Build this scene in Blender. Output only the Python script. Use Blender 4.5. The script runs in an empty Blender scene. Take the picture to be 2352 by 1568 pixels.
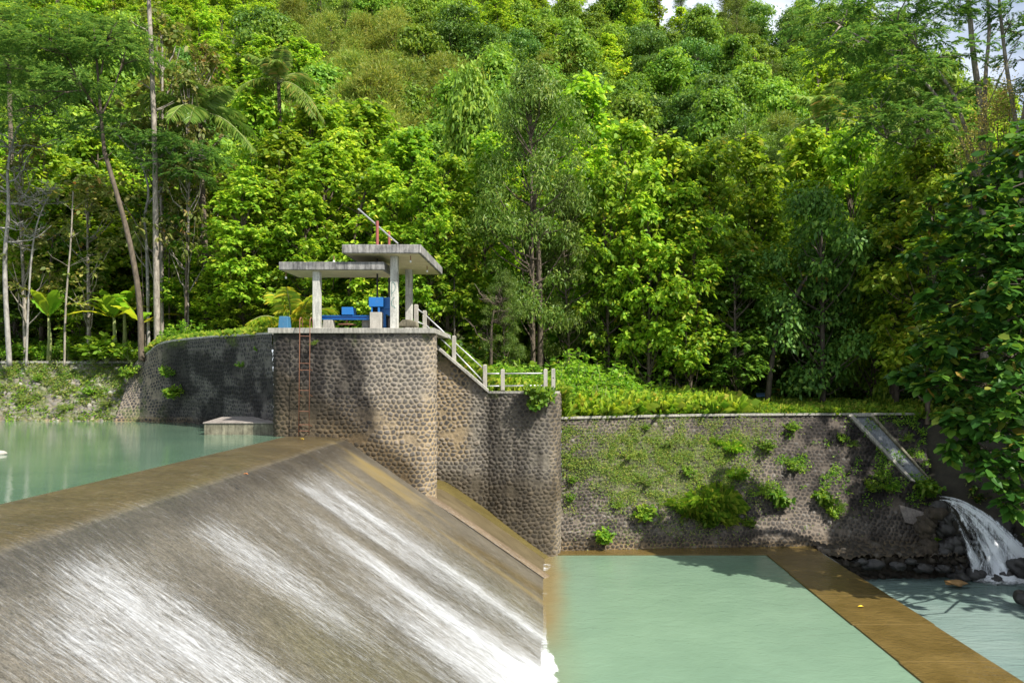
import bpy, math, random
import numpy as np
R = math.radians
rng = np.random.default_rng(7)
random.seed(7)
SC = bpy.context.scene
COL = SC.collection
# ------------------------------------------------------------------ camera, sky, sun
F, HX, HY, CZ = 1764.0, 1250.0, 862.0, 7.26
cam = bpy.data.objects.new('camera', bpy.data.cameras.new('camera'))
COL.objects.link(cam)
cam.location = (0, 0, CZ)
cam.rotation_euler = (R(90), 0, 0)
cam.data.sensor_width = 36
cam.data.lens = 27
cam.data.shift_x = -(HX-1176)/2352
cam.data.shift_y = (HY-784)/2352
cam.data.clip_start = 0.1
cam.data.clip_end = 3000
SC.camera = cam
SUN_AZ, SUN_EL = R(54), R(49)          # azimuth from the camera's back towards the right
sdir = np.array([math.sin(SUN_AZ)*math.cos(SUN_EL), -math.cos(SUN_AZ)*math.cos(SUN_EL), math.sin(SUN_EL)])
w = bpy.data.worlds.new('World'); SC.world = w; w.use_nodes = True
nt = w.node_tree; bg = nt.nodes['Background']
sky = nt.nodes.new('ShaderNodeTexSky'); sky.sky_type = 'NISHITA'; sky.sun_disc = False
sky.sun_elevation = SUN_EL
sky.sun_rotation = math.atan2(sdir[0], sdir[1])
sky.air_density = 1.0; sky.dust_density = 2.0
cn = nt.nodes.new('ShaderNodeTexNoise'); cn.inputs['Scale'].default_value = 2.2; cn.inputs['Detail'].default_value = 8
tc = nt.nodes.new('ShaderNodeTexCoord'); mp = nt.nodes.new('ShaderNodeMapping'); mp.inputs['Scale'].default_value = (1, 1, 3)
nt.links.new(tc.outputs['Generated'], mp.inputs[0]); nt.links.new(mp.outputs[0], cn.inputs[0])
cr = nt.nodes.new('ShaderNodeValToRGB'); cr.color_ramp.elements[0].position = .34; cr.color_ramp.elements[1].position = .56
nt.links.new(cn.outputs[0], cr.inputs[0])
mxs = nt.nodes.new('ShaderNodeMix'); mxs.data_type = 'RGBA'
nt.links.new(cr.outputs[0], mxs.inputs[0]); nt.links.new(sky.outputs[0], mxs.inputs[6])
mxs.inputs[7].default_value = (7.6, 8.2, 9.2, 1)
nt.links.new(mxs.outputs[2], bg.inputs[0]); bg.inputs[1].default_value = 0.085
sl = bpy.data.lights.new('sun', 'SUN'); sl.energy = 5.0; sl.angle = R(.5); sl.color = (1, .95, .86)
sun = bpy.data.objects.new('sun', sl); COL.objects.link(sun)
from mathutils import Vector
sun.rotation_euler = Vector(sdir).to_track_quat('Z', 'Y').to_euler()
sun.location = (30, -30, 60)
SC.view_settings.view_transform = 'Standard'; SC.view_settings.look = 'None'
SC.view_settings.exposure = 0.82; SC.view_settings.gamma = 1
SC.cycles.max_bounces = 6; SC.cycles.diffuse_bounces = 4; SC.cycles.glossy_bounces = 2
SC.cycles.transparent_max_bounces = 12; SC.cycles.transmission_bounces = 3
SC.cycles.use_denoising = True; SC.cycles.caustics_reflective = False; SC.cycles.caustics_refractive = False
SC.cycles.sample_clamp_indirect = 4

# ------------------------------------------------------------------ helpers
def W(x, y, Y):
    return np.array([(x-HX)/F*Y, Y, CZ-(y-HY)/F*Y])
def xz(x, Y): return (x-HX)/F*Y
def zy(y, Y): return CZ-(y-HY)/F*Y
_tab = np.random.default_rng(3).random((256, 256))
def vn(x, y, s=0):
    x = np.asarray(x, float)+s*17.3; y = np.asarray(y, float)+s*9.1
    xi = np.floor(x).astype(int); yi = np.floor(y).astype(int)
    fx = x-xi; fy = y-yi; fx = fx*fx*(3-2*fx); fy = fy*fy*(3-2*fy)
    a = _tab[xi % 256, yi % 256]; b = _tab[(xi+1) % 256, yi % 256]
    c = _tab[xi % 256, (yi+1) % 256]; d = _tab[(xi+1) % 256, (yi+1) % 256]
    return (a*(1-fx)+b*fx)*(1-fy)+(c*(1-fx)+d*fx)*fy
def fbm(x, y, s=0, o=4):
    t = 0; a = .5
    for i in range(o):
        t = t+a*vn(x*2**i, y*2**i, s+i); a *= .5
    return t/(1-.5**o)
def ss(a, b, x):
    t = np.clip((np.asarray(x, float)-a)/(b-a), 0, 1); return t*t*(3-2*t)

def off(parent):
    v = np.zeros(3)
    while parent is not None:
        v = v+np.array(parent.location); parent = parent.parent
    return v
def tag(o, label=None, cat=None, group=None, kind=None):
    if label: o['label'] = label
    if cat: o['category'] = cat
    if group: o['group'] = group
    if kind: o['kind'] = kind
    return o
def empty(name, loc, label, cat, group=None):
    o = bpy.data.objects.new(name, None); COL.objects.link(o); o.location = tuple(loc)
    o.empty_display_size = .3
    return tag(o, label, cat, group)
def qmesh(name, V, Q, mats, attrs=None, smooth=False, mi=None, uv=None):
    """mesh from (n,3) verts and (m,4) quads, fast"""
    V = np.asarray(V, np.float32).reshape(-1, 3); Q = np.asarray(Q, np.int32).reshape(-1, 4)
    me = bpy.data.meshes.new(name)
    me.vertices.add(len(V)); me.vertices.foreach_set('co', V.ravel())
    me.loops.add(Q.size); me.loops.foreach_set('vertex_index', Q.ravel())
    me.polygons.add(len(Q)); me.polygons.foreach_set('loop_start', np.arange(0, Q.size, 4, dtype=np.int32))
    me.update(calc_edges=True)
    me.polygons.foreach_set('use_smooth', np.full(len(Q), smooth))
    if mi is not None: me.polygons.foreach_set('material_index', np.asarray(mi, np.int32))
    for k, a in (attrs or {}).items():
        at = me.attributes.new(k, 'FLOAT', 'POINT'); at.data.foreach_set('value', np.asarray(a, np.float32).ravel())
    if uv is not None:
        u = me.uv_layers.new(name='UVMap'); u.data.foreach_set('uv', np.asarray(uv, np.float32)[Q.ravel()].ravel())
    for m in (mats if isinstance(mats, (list, tuple)) else [mats]): me.materials.append(m)
    me.validate()
    return me
def link(name, me, parent=None, loc=None):
    o = bpy.data.objects.new(name, me); COL.objects.link(o)
    if parent is not None: o.parent = parent
    if loc is not None: o.location = tuple(loc)
    return o
class MB:
    """collects boxes, prisms and tubes of ONE part, in world coordinates"""
    def __init__(s): s.v = []; s.f = []; s.n = 0
    def add(s, v, f):
        s.v += [tuple(map(float, p)) for p in v]; s.f += [tuple(int(i)+s.n for i in q) for q in f]; s.n = len(s.v); return s
    def box(s, x0, x1, y0, y1, z0, z1, tx=0, ty=0):
        a, b = tx, ty
        return s.add([(x0, y0, z0), (x1, y0, z0), (x1, y1, z0), (x0, y1, z0), (x0+a, y0+b, z1), (x1-a, y0+b, z1), (x1-a, y1-b, z1), (x0+a, y1-b, z1)],
                     [(0, 3, 2, 1), (4, 5, 6, 7), (0, 1, 5, 4), (1, 2, 6, 5), (2, 3, 7, 6), (3, 0, 4, 7)])
    def prism(s, pts, d):
        n = len(pts); P = [np.array(p, float) for p in pts]; d = np.array(d, float)
        return s.add(P+[p+d for p in P], [tuple(range(n))[::-1], tuple(range(n, 2*n))]+[(i, (i+1) % n, n+(i+1) % n, n+i) for i in range(n)])
    def tube(s, pts, r, n=8, caps=True):
        P = np.array(pts, float); m = len(P); r = np.broadcast_to(np.asarray(r, float), (m,))
        T = np.gradient(P, axis=0); T /= np.linalg.norm(T, axis=1)[:, None]+1e-9
        up = np.array([0, 0, 1.0]) if abs(T[0, 2]) < .9 else np.array([1.0, 0, 0])
        V = []
        a = np.arange(n)*2*math.pi/n
        for i in range(m):
            A = np.cross(T[i], up); A /= np.linalg.norm(A)+1e-9; B = np.cross(T[i], A)
            V += list(P[i]+r[i]*(np.cos(a)[:, None]*A+np.sin(a)[:, None]*B))
            up = -B if abs(np.dot(B, T[i])) < .9 else up
            up = np.cross(A, T[i])
        Fc = [(i*n+j, i*n+(j+1) % n, (i+1)*n+(j+1) % n, (i+1)*n+j) for i in range(m-1) for j in range(n)]
        if caps: Fc += [tuple(range(n))[::-1], tuple(range((m-1)*n, m*n))]
        return s.add(V, Fc)
    def build(s, name, mat, parent=None, bevel=0, smooth=False):
        me = bpy.data.meshes.new(name)
        o_ = off(parent)
        me.from_pydata([tuple(np.array(p)-o_) for p in s.v], [], s.f); me.materials.append(mat); me.update()
        if smooth: me.polygons.foreach_set('use_smooth', [True]*len(me.polygons))
        o = link(name, me, parent)
        if bevel:
            b = o.modifiers.new('bevel', 'BEVEL'); b.width = bevel; b.segments = 2; b.limit_method = 'ANGLE'
        return o

# ------------------------------------------------------------------ materials
def nmat(name):
    m = bpy.data.materials.new(name); m.use_nodes = True; t = m.node_tree
    return m, t, t.nodes['Principled BSDF'], t.nodes['Material Output']
def nd(t, ty, **kw):
    n = t.nodes.new('ShaderNode'+ty)
    for k, v in kw.items():
        if k in n.inputs.keys() if isinstance(k, str) else False: n.inputs[k].default_value = v
        else: setattr(n, k, v)
    return n
def noise(t, vec, scale, detail=5, rough=.6, dist=0):
    n = t.nodes.new('ShaderNodeTexNoise'); n.inputs['Scale'].default_value = scale; n.inputs['Detail'].default_value = detail
    n.inputs['Roughness'].default_value = rough; n.inputs['Distortion'].default_value = dist
    if vec is not None: t.links.new(vec, n.inputs['Vector'])
    return n.outputs['Fac']
def ramp(t, fac, stops):
    r = t.nodes.new('ShaderNodeValToRGB'); e = r.color_ramp.elements
    while len(e) < len(stops): e.new(.5)
    for el, (p, c) in zip(e, stops):
        el.position = p; el.color = (c, c, c, 1) if isinstance(c, (int, float)) else (*c, 1)
    t.links.new(fac, r.inputs[0]); return r.outputs[0]
def mix(t, fac, a, b, blend='MIX'):
    m = t.nodes.new('ShaderNodeMix'); m.data_type = 'RGBA'; m.blend_type = blend
    for i, v in ((0, fac), (6, a), (7, b)):
        if hasattr(v, 'is_linked') or hasattr(v, 'links'): t.links.new(v, m.inputs[i])
        elif isinstance(v, (int, float)): m.inputs[i].default_value = v if i == 0 else (v, v, v, 1)
        else: m.inputs[i].default_value = (*v, 1)
    return m.outputs[2]
def math_(t, op, a, b=None):
    m = t.nodes.new('ShaderNodeMath'); m.operation = op
    for i, v in ((0, a), (1, b)):
        if v is None: continue
        if isinstance(v, (int, float)): m.inputs[i].default_value = v
        else: t.links.new(v, m.inputs[i])
    return m.outputs[0]
def attr(t, name):
    a = t.nodes.new('ShaderNodeAttribute'); a.attribute_name = name; return a.outputs['Fac']
def objco(t, scale=(1, 1, 1), uv=False):
    c = t.nodes.new('ShaderNodeTexCoord'); m = t.nodes.new('ShaderNodeMapping'); m.inputs['Scale'].default_value = scale
    t.links.new(c.outputs['UV' if uv else 'Object'], m.inputs[0]); return m.outputs[0]
def bump(t, h, strength, dist, bsdf):
    b = t.nodes.new('ShaderNodeBump'); b.inputs['Strength'].default_value = strength; b.inputs['Distance'].default_value = dist
    t.links.new(h, b.inputs['Height']); t.links.new(b.outputs[0], bsdf.inputs['Normal'])

def leaf_mat(name, stops, trans=.35, rough=.5, gain=1.8):
    m, t, p, out = nmat(name)
    stops = [(q, tuple(min(.75, v*gain*k) for v, k in zip(c_, (1.18+.25*q, 1.02, .85)))) for q, c_ in stops]; trans = min(.52, trans+.08)
    c = ramp(t, attr(t, 'rnd'), stops)
    oi = t.nodes.new('ShaderNodeObjectInfo')
    hs = t.nodes.new('ShaderNodeHueSaturation'); t.links.new(c, hs.inputs['Color']); hs.inputs['Saturation'].default_value = 1.0
    mr = t.nodes.new('ShaderNodeMapRange'); mr.inputs[3].default_value = .75; mr.inputs[4].default_value = 1.25
    t.links.new(oi.outputs['Random'], mr.inputs[0]); t.links.new(mr.outputs[0], hs.inputs['Value'])
    m2 = t.nodes.new('ShaderNodeMapRange'); m2.inputs[3].default_value = .490; m2.inputs[4].default_value = .512
    fr = math_(t, 'FRACT', math_(t, 'MULTIPLY', oi.outputs['Random'], 7.31)); t.links.new(fr, m2.inputs[0]); t.links.new(m2.outputs[0], hs.inputs['Hue'])
    col = hs.outputs[0]
    t.links.new(col, p.inputs['Base Color']); p.inputs['Roughness'].default_value = rough
    p.inputs['Specular IOR Level'].default_value = .22
    tr = t.nodes.new('ShaderNodeBsdfTranslucent')
    tcol = mix(t, .5, col, mix(t, 1.0, col, (1.6, 1.5, .5), 'MULTIPLY'))
    t.links.new(tcol, tr.inputs[0])
    ms = t.nodes.new('ShaderNodeMixShader'); ms.inputs[0].default_value = trans
    t.links.new(p.outputs[0], ms.inputs[1]); t.links.new(tr.outputs[0], ms.inputs[2]); t.links.new(ms.outputs[0], out.inputs[0])
    return m
LM = {
 'teak': leaf_mat('teak_leaf', [(0, (.050, .125, .012)), (.45, (.095, .21, .018)), (.85, (.17, .30, .03)), (.96, (.26, .33, .05)), (1, (.30, .20, .06))], .42),
 'teak_dark': leaf_mat('teak_leaf_shaded', [(0, (.028, .085, .014)), (.6, (.05, .14, .018)), (.93, (.10, .22, .03)), (1, (.26, .20, .05))], .32, .42, 1.15),  # teak leaf with shade put into its colour, for trees in shaded spots
 'near': leaf_mat('near_leaf', [(0, (.018, .070, .016)), (.6, (.033, .12, .020)), (.90, (.075, .20, .028)), (.98, (.13, .22, .04)), (1, (.20, .15, .05))], .34, .36, 1.2),
 'brown': leaf_mat('dry_leaf', [(0, (.05, .085, .02)), (.5, (.085, .13, .035)), (.85, (.13, .16, .06)), (.97, (.17, .14, .06)), (1, (.42, .17, .03))], .35),
 'dense': leaf_mat('dense_leaf', [(0, (.022, .065, .014)), (.6, (.04, .11, .02)), (1, (.08, .17, .03))], .25, .45),
 'vine': leaf_mat('vine_leaf', [(0, (.045, .11, .015)), (.6, (.08, .18, .022)), (1, (.14, .25, .035))], .35),
 'fine': leaf_mat('fine_leaf', [(0, (.055, .11, .02)), (.6, (.095, .16, .03)), (1, (.15, .20, .045))], .35),
 'grey': leaf_mat('greyish_leaf', [(0, (.035, .08, .014)), (.6, (.065, .135, .022)), (.92, (.11, .19, .04)), (1, (.18, .24, .09))], .28, .42, 1.45),
 'feather': leaf_mat('feather_leaf', [(0, (.035, .10, .03)), (.6, (.06, .155, .045)), (1, (.11, .22, .06))], .35, .55),
 'palm': leaf_mat('palm_leaf', [(0, (.07, .16, .035)), (.6, (.11, .22, .05)), (.9, (.18, .28, .08)), (1, (.27, .26, .11))], .35, .3),
 'palm_yellow': leaf_mat('palm_leaf_yellow', [(0, (.09, .22, .02)), (.5, (.18, .33, .03)), (1, (.38, .42, .05))], .4, .4, 1.25),
 'banana': leaf_mat('banana_leaf', [(0, (.06, .20, .02)), (.6, (.12, .31, .03)), (1, (.36, .45, .04))], .45, .35, 1.3),
 'grass': leaf_mat('grass_blade', [(0, (.065, .17, .018)), (.5, (.13, .27, .03)), (.85, (.19, .33, .045)), (1, (.25, .34, .08))], .4, .5, 1.5),
 'weed': leaf_mat('weed_leaf', [(0, (.045, .13, .012)), (.6, (.085, .21, .02)), (1, (.16, .30, .035))], .4, .42, 1.35),
 'dry': leaf_mat('dry_weed', [(0, (.05, .115, .02)), (.6, (.085, .17, .03)), (1, (.16, .21, .06))], .3),
 'seed': leaf_mat('dry_seed_heads', [(0, (.17, .23, .07)), (.6, (.27, .31, .11)), (1, (.38, .40, .17))], .3, .5, 1.0),
}
def bark(name, a, b):
    m, t, p, o = nmat(name)
    n = noise(t, objco(t, (2.5, 2.5, .9)), 3, 6, .7)
    t.links.new(ramp(t, n, [(.35, a), (.62, b)]), p.inputs['Base Color']); p.inputs['Roughness'].default_value = .85
    bump(t, noise(t, objco(t, (6, 6, 1.5)), 4, 4), .5, .03, p)
    return m
BK = {'brown': bark('brown_bark', (.045, .033, .02), (.13, .10, .07)), 'pale': bark('pale_bark', (.11, .09, .07), (.34, .30, .245)),
      'grey': bark('grey_bark', (.14, .125, .11), (.34, .32, .29)), 'green': bark('green_stem', (.10, .14, .04), (.24, .26, .09)),
      'dark': bark('dark_bark', (.035, .027, .02), (.10, .08, .055))}
def concrete(name, a, b, dark=.5, streak=True):
    m, t, p, o = nmat(name)
    co = objco(t)
    c = ramp(t, noise(t, co, 2.2, 7, .65), [(.3, a), (.7, b)])
    if streak:
        s = ramp(t, noise(t, objco(t, (5, 5, .6)), 2.5, 6, .7), [(.42, 1.0), (.66, dark)])
        c = mix(t, 1.0, c, s, 'MULTIPLY')
    sp = ramp(t, noise(t, co, 38, 3, .7), [(.38, .72), (.58, 1.06)])
    c = mix(t, .8, c, mix(t, 1.0, c, sp, 'MULTIPLY'))
    t.links.new(c, p.inputs['Base Color']); p.inputs['Roughness'].default_value = .88
    bump(t, noise(t, co, 22, 6, .7), .35, .02, p)
    return m
M_conc = concrete('weathered_concrete', (.30, .285, .25), (.46, .44, .38), .5)
M_fascia = concrete('stained_fascia_concrete', (.13, .13, .135), (.42, .40, .37), .30)
M_soffit = concrete('cream_soffit_plaster', (.55, .46, .29), (.72, .62, .42), .7, False)
M_column = concrete('limewashed_column', (.40, .40, .36), (.66, .64, .57), .55)
M_post = concrete('railing_post_concrete', (.34, .32, .28), (.48, .45, .39), .7)
M_block = concrete('old_block_concrete', (.09, .08, .05), (.34, .31, .22), .4)
M_blocktop = concrete('block_top_concrete', (.17, .145, .125), (.34, .30, .265), .6)
M_drain = concrete('drain_concrete', (.13, .14, .15), (.27, .29, .31), .6)
def paint(name, c, rough=.45, metal=0, wear=.3, wc=(.2, .12, .07)):
    m, t, p, o = nmat(name)
    n = noise(t, objco(t), 9, 7, .7)
    t.links.new(mix(t, ramp(t, n, [(.55, 0.0), (.72, wear)]), mix(t, noise(t, objco(t), 2, 3), tuple(x*.8 for x in c), tuple(min(1, x*1.15) for x in c)), wc), p.inputs['Base Color'])
    p.inputs['Roughness'].default_value = rough; p.inputs['Metallic'].default_value = metal
    bump(t, n, .15, .01, p)
    return m
M_blue = paint('blue_paint', (.012, .14, .42), .42, 0, .35, (.10, .16, .22))
M_bluestub = paint('faded_blue_paint', (.03, .13, .24), .6, 0, .5, (.2, .22, .22))
M_rust = paint('rusty_steel', (.24, .105, .06), .8, 0, .6, (.10, .05, .03))
M_red = paint('red_oxide_paint', (.27, .07, .055), .6, 0, .35, (.16, .09, .07))
M_pipe = paint('galvanised_pipe', (.55, .56, .57), .4, .35, .3, (.35, .3, .25))
M_black = paint('dark_opening', (.012, .012, .013), .9, 0, 0)
M_dkst = paint('greased_steel', (.03, .028, .026), .5, .3, .2)
M_bulb = paint('white_bulb', (.8, .8, .8), .3, 0, 0)
M_ink = paint('teal_marker', (.06, .20, .19), .7, 0, 0)

def stone_mat(name, stone, mortar, tan=(.31, .235, .14), wet=(.09, .075, .05)):
    """stone mask, per-stone value, stains and painted shade come with the mesh"""
    m, t, p, o = nmat(name)
    co = objco(t)
    st = attr(t, 'stone'); rn = attr(t, 'rnd')
    sc_ = ramp(t, rn, [(0, stone[0]), (.55, stone[1]), (.88, stone[2]), (1, stone[3])])
    sp = ramp(t, noise(t, co, 16, 6, .75), [(.3, .62), (.7, 1.3)])
    sc_ = mix(t, 1.0, sc_, sp, 'MULTIPLY')
    mo = mix(t, attr(t, 'tan'), mortar, tan)
    mo = mix(t, 1.0, mo, ramp(t, noise(t, co, 5, 6, .7), [(.3, .75), (.7, 1.2)]), 'MULTIPLY')
    c = mix(t, st, mo, sc_)
    # black weathering stains and the river wall's painted tree shade, olive slime, moss
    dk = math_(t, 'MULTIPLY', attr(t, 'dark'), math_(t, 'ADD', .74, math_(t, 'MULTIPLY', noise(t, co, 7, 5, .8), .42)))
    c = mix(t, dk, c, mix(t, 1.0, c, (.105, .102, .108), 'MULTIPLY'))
    c = mix(t, attr(t, 'wet'), c, mix(t, .22, mix(t, 1.0, c, (.52, .45, .33), 'MULTIPLY'), wet))
    mm = math_(t, 'MULTIPLY', attr(t, 'moss'), ramp(t, noise(t, co, 7, 6, .8), [(.42, 0.0), (.55, 1.0)]))
    c = mix(t, mm, c, (.085, .11, .025))
    t.links.new(c, p.inputs['Base Color']); p.inputs['Roughness'].default_value = .85
    p.inputs['Specular IOR Level'].default_value = .3
    bump(t, noise(t, co, 26, 6, .75), .7, .02, p)
    return m
ST = [(.075, .068, .062), (.135, .12, .104), (.185, .16, .135), (.24, .20, .155)]
M_tower = stone_mat('tower_stonework', ST, (.275, .24, .19))
M_guide = stone_mat('wing_wall_stonework', ST, (.215, .19, .15))
M_low = stone_mat('river_cobble_stonework', [(.038, .034, .030), (.070, .062, .055), (.11, .098, .085), (.23, .21, .185)], (.165, .135, .105))
M_up = stone_mat('dark_stonework', [(.035, .033, .034), (.06, .056, .056), (.10, .09, .085), (.17, .15, .12)], (.19, .17, .15))
M_rub = stone_mat('pale_rubble', [(.12, .11, .095), (.19, .175, .15), (.27, .25, .215), (.38, .36, .32)], (.17, .15, .10))

# ------------------------------------------------------------------ masonry surfaces
def pathfn(P):
    P = np.array(P, float); L = np.r_[0, np.cumsum(np.linalg.norm(np.diff(P, axis=0), axis=1))]
    return (lambda s: np.stack([np.interp(s*L[-1], L, P[:, k]) for k in range(P.shape[1])], -1)), L[-1]
def smoothpath(P, it=2):
    P = np.array(P, float)
    for _ in range(it):
        Q = [P[0]]
        for a, b in zip(P[:-1], P[1:]): Q += [a*.75+b*.25, a*.25+b*.75]
        Q.append(P[-1]); P = np.array(Q)
    return P
def masonry(name, bot, top, step, sw, sh, relief, mat, parent=None, seed=1, jit=.25, gap=.16, chan=None, ztop=None, big=None, V=None):
    """a surface of stones bedded in mortar between two 3-D polylines; each stone stands proud of the mortar"""
    fb = np.array(bot, float); ft = np.array(top, float)
    Lb = np.linalg.norm(np.diff((fb+ft)/2, axis=0), axis=1); L = np.r_[0, np.cumsum(Lb)]; U = L[-1]
    H = V or np.mean(np.linalg.norm(ft-fb, axis=1))
    nu = max(2, int(U/step)); nv = max(2, int(H/step))
    u, v = np.meshgrid(np.linspace(0, U, nu+1), np.linspace(0, H, nv+1), indexing='ij')
    B = np.stack([np.interp(u, L, fb[:, k]) for k in range(3)], -1); T = np.stack([np.interp(u, L, ft[:, k]) for k in range(3)], -1)
    P = B+(T-B)*(v/H)[..., None]
    du = np.gradient(P, axis=0); dv = np.gradient(P, axis=1)
    N = np.cross(du, dv); N /= np.linalg.norm(N, axis=-1)[..., None]+1e-9
    if N[..., 1].mean() > 0: N = -N
    rg = np.random.default_rng(seed)
    nr, ncq = int(H/sh)+6, int(U/sw)+8
    ju = rg.uniform(-jit, jit, (nr, ncq)); jv = rg.uniform(-jit, jit, (nr, ncq)); hs = rg.random((nr, ncq)); wt = rg.uniform(.0, .16, (nr, ncq))
    wu = u+.16*(fbm(u*1.1, v*1.1, seed)-.5); wv = v+.22*(fbm(u*.9, v*1.1, seed+5)-.5)
    a = wv/sh; r0 = np.floor(a).astype(int)
    F1 = np.full(u.shape, 9.); F2 = np.full(u.shape, 9.); ID = np.zeros(u.shape)
    for dr in (-2, -1, 0, 1, 2):
        r = np.clip(r0+dr+2, 0, nr-1)
        shf = (r % 2)*.5
        c0 = np.floor(wu/sw-shf).astype(int)
        for dc in (-2, -1, 0, 1, 2):
            c = np.clip(c0+dc+2, 0, ncq-1)
            su = (c-2+.5+shf+ju[r, c]); sv = (r-2+.5+jv[r, c])
            d = np.sqrt((wu/sw-su)**2+(wv/sh-sv)**2)+wt[r, c]
            m = d < F1
            F2 = np.where(m, F1, np.minimum(F2, d)); ID = np.where(m, hs[r, c], ID); F1 = np.where(m, d, F1)
    e = F2-F1
    rough = vn(u*22, v*22, seed+9)*.12
    gp = gap*(.6+.9*fbm(u*1.1+3, v*1.1, seed+12)); st = ss(gp*.5, gp*1.3, e-rough*.7)*(1-.75*ss(.60, .74, fbm(u*1.7, v*2.1, seed+14)))
    dome = st*(.35+.65*np.sqrt(np.clip(e/.75, 0, 1)))
    hh = relief*dome*(.6+.8*ID)+.012*fbm(u*6, v*6, seed+3)+.05*(fbm(u*.5, v*.5, seed+4)-.5)
    P = P+N*hh[..., None]
    keep = None
    if ztop is not None:
        zt = ztop(P[..., 0]); above = P[..., 2] > zt+.001; keep = ~above; P[..., 2] = np.minimum(P[..., 2], zt)
    at = dict(stone=st, rnd=ID, dark=0*u, wet=0*u, moss=0*u, tan=0*u)
    if chan: at.update(chan(u, v, P))
    idx = np.arange(u.size).reshape(u.shape)
    Q = np.stack([idx[:-1, :-1], idx[1:, :-1], idx[1:, 1:], idx[:-1, 1:]], -1).reshape(-1, 4)
    if keep is not None:
        k = keep.ravel(); Q = Q[k[Q].any(axis=1)]
    me = qmesh(name, P.reshape(-1, 3)-off(parent), Q, mat, {k: np.clip(x, 0, 1).ravel() for k, x in at.items()}, smooth=True)
    o = link(name, me, parent)
    return o, P
def proj(P):
    return HX+F*P[..., 0]/P[..., 1], HY-F*(P[..., 2]-CZ)/P[..., 1]

# ------------------------------------------------------------------ foliage geometry
def unit(a): return a/(np.linalg.norm(a, axis=-1, keepdims=True)+1e-9)
def leaves(P, D, N, L, Wd, hexa=False, droop=.25, rg=rng):
    n = len(P); D = unit(D); S = unit(np.cross(D, N)); N = unit(np.cross(S, D))
    L = np.broadcast_to(L, (n,))[:, None]; Wd = np.broadcast_to(Wd, (n,))[:, None]
    z = np.array([0, 0, 1.])
    if hexa:
        V = np.stack([P, P+D*L*.3+S*Wd*.42-N*Wd*.10, P+D*L*.72+S*Wd*.40-N*Wd*.12-z*droop*L*.35, P+D*L-z*droop*L,
                      P+D*L*.72-S*Wd*.40-N*Wd*.12-z*droop*L*.35, P+D*L*.3-S*Wd*.42-N*Wd*.10], 1)
        Q = (np.array([[0, 3, 2, 1], [0, 5, 4, 3]])[None]+6*np.arange(n)[:, None, None]).reshape(-1, 4); k = 6
    else:
        V = np.stack([P, P+D*L*.5+S*Wd*.5, P+D*L-z*droop*L, P+D*L*.5-S*Wd*.5], 1)
        Q = (np.array([[0, 3, 2, 1]])[None]+4*np.arange(n)[:, None, None]).reshape(-1, 4); k = 4
    rn = np.repeat(rg.random(n), k)
    return V.reshape(-1, 3), Q, rn
def rsph(n, rg): return unit(rg.normal(size=(n, 3)))
def cat(parts):
    V = []; Q = []; A = []; o = 0
    for v, q, a in parts: V.append(v); Q.append(q+o); A.append(a); o += len(v)
    return np.concatenate(V), np.concatenate(Q), np.concatenate(A)
def tubeq(pts, r, n=6):
    m = MB(); m.tube(pts, r, n, caps=False); return np.array(m.v), np.array(m.f)
def catw(parts):
    V = []; Q = []; o = 0
    for v, q in parts: V.append(v); Q.append(q+o); o += len(v)
    return np.concatenate(V), np.concatenate(Q)
def bend(a, b, sag, rg, k=5, wob=.06):
    a = np.array(a, float); b = np.array(b, float); t = np.linspace(0, 1, k)[:, None]
    P = a+(b-a)*t; L = np.linalg.norm(b-a)
    P[:, 2] += (sag*L*4*(t*(1-t)))[:, 0]
    P[1:-1] += rg.normal(size=(k-2, 3))*wob*L*.5
    return P
KIND = {
 #        H   crown z0 rx  lumps lr       tips per  L   W   hexa  droop upbias
 'teak':  (12, 2.3, 2.6, 58, (.4, 1.2), 24, 8, .34, .235, True, .4),
 'brown': (12, 3.5, 2.4, 34, (.5, 1.0), 13, 7, .30, .20, True, .45),
 'dense': (9, 1.2, 2.8, 44, (.4, 1.3), 240, 1, .26, .16, False, .2),
 'vine':  (9, .6, 2.8, 46, (.4, 1.35), 230, 1, .30, .21, False, .3),
 'fine':  (9, 1.0, 3.4, 46, (.4, 1.3), 330, 1, .34, .07, False, .1),
 'grey':  (13, 2.6, 3.6, 70, (.55, 1.1), 420, 1, .20, .075, False, .3),
}
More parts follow.
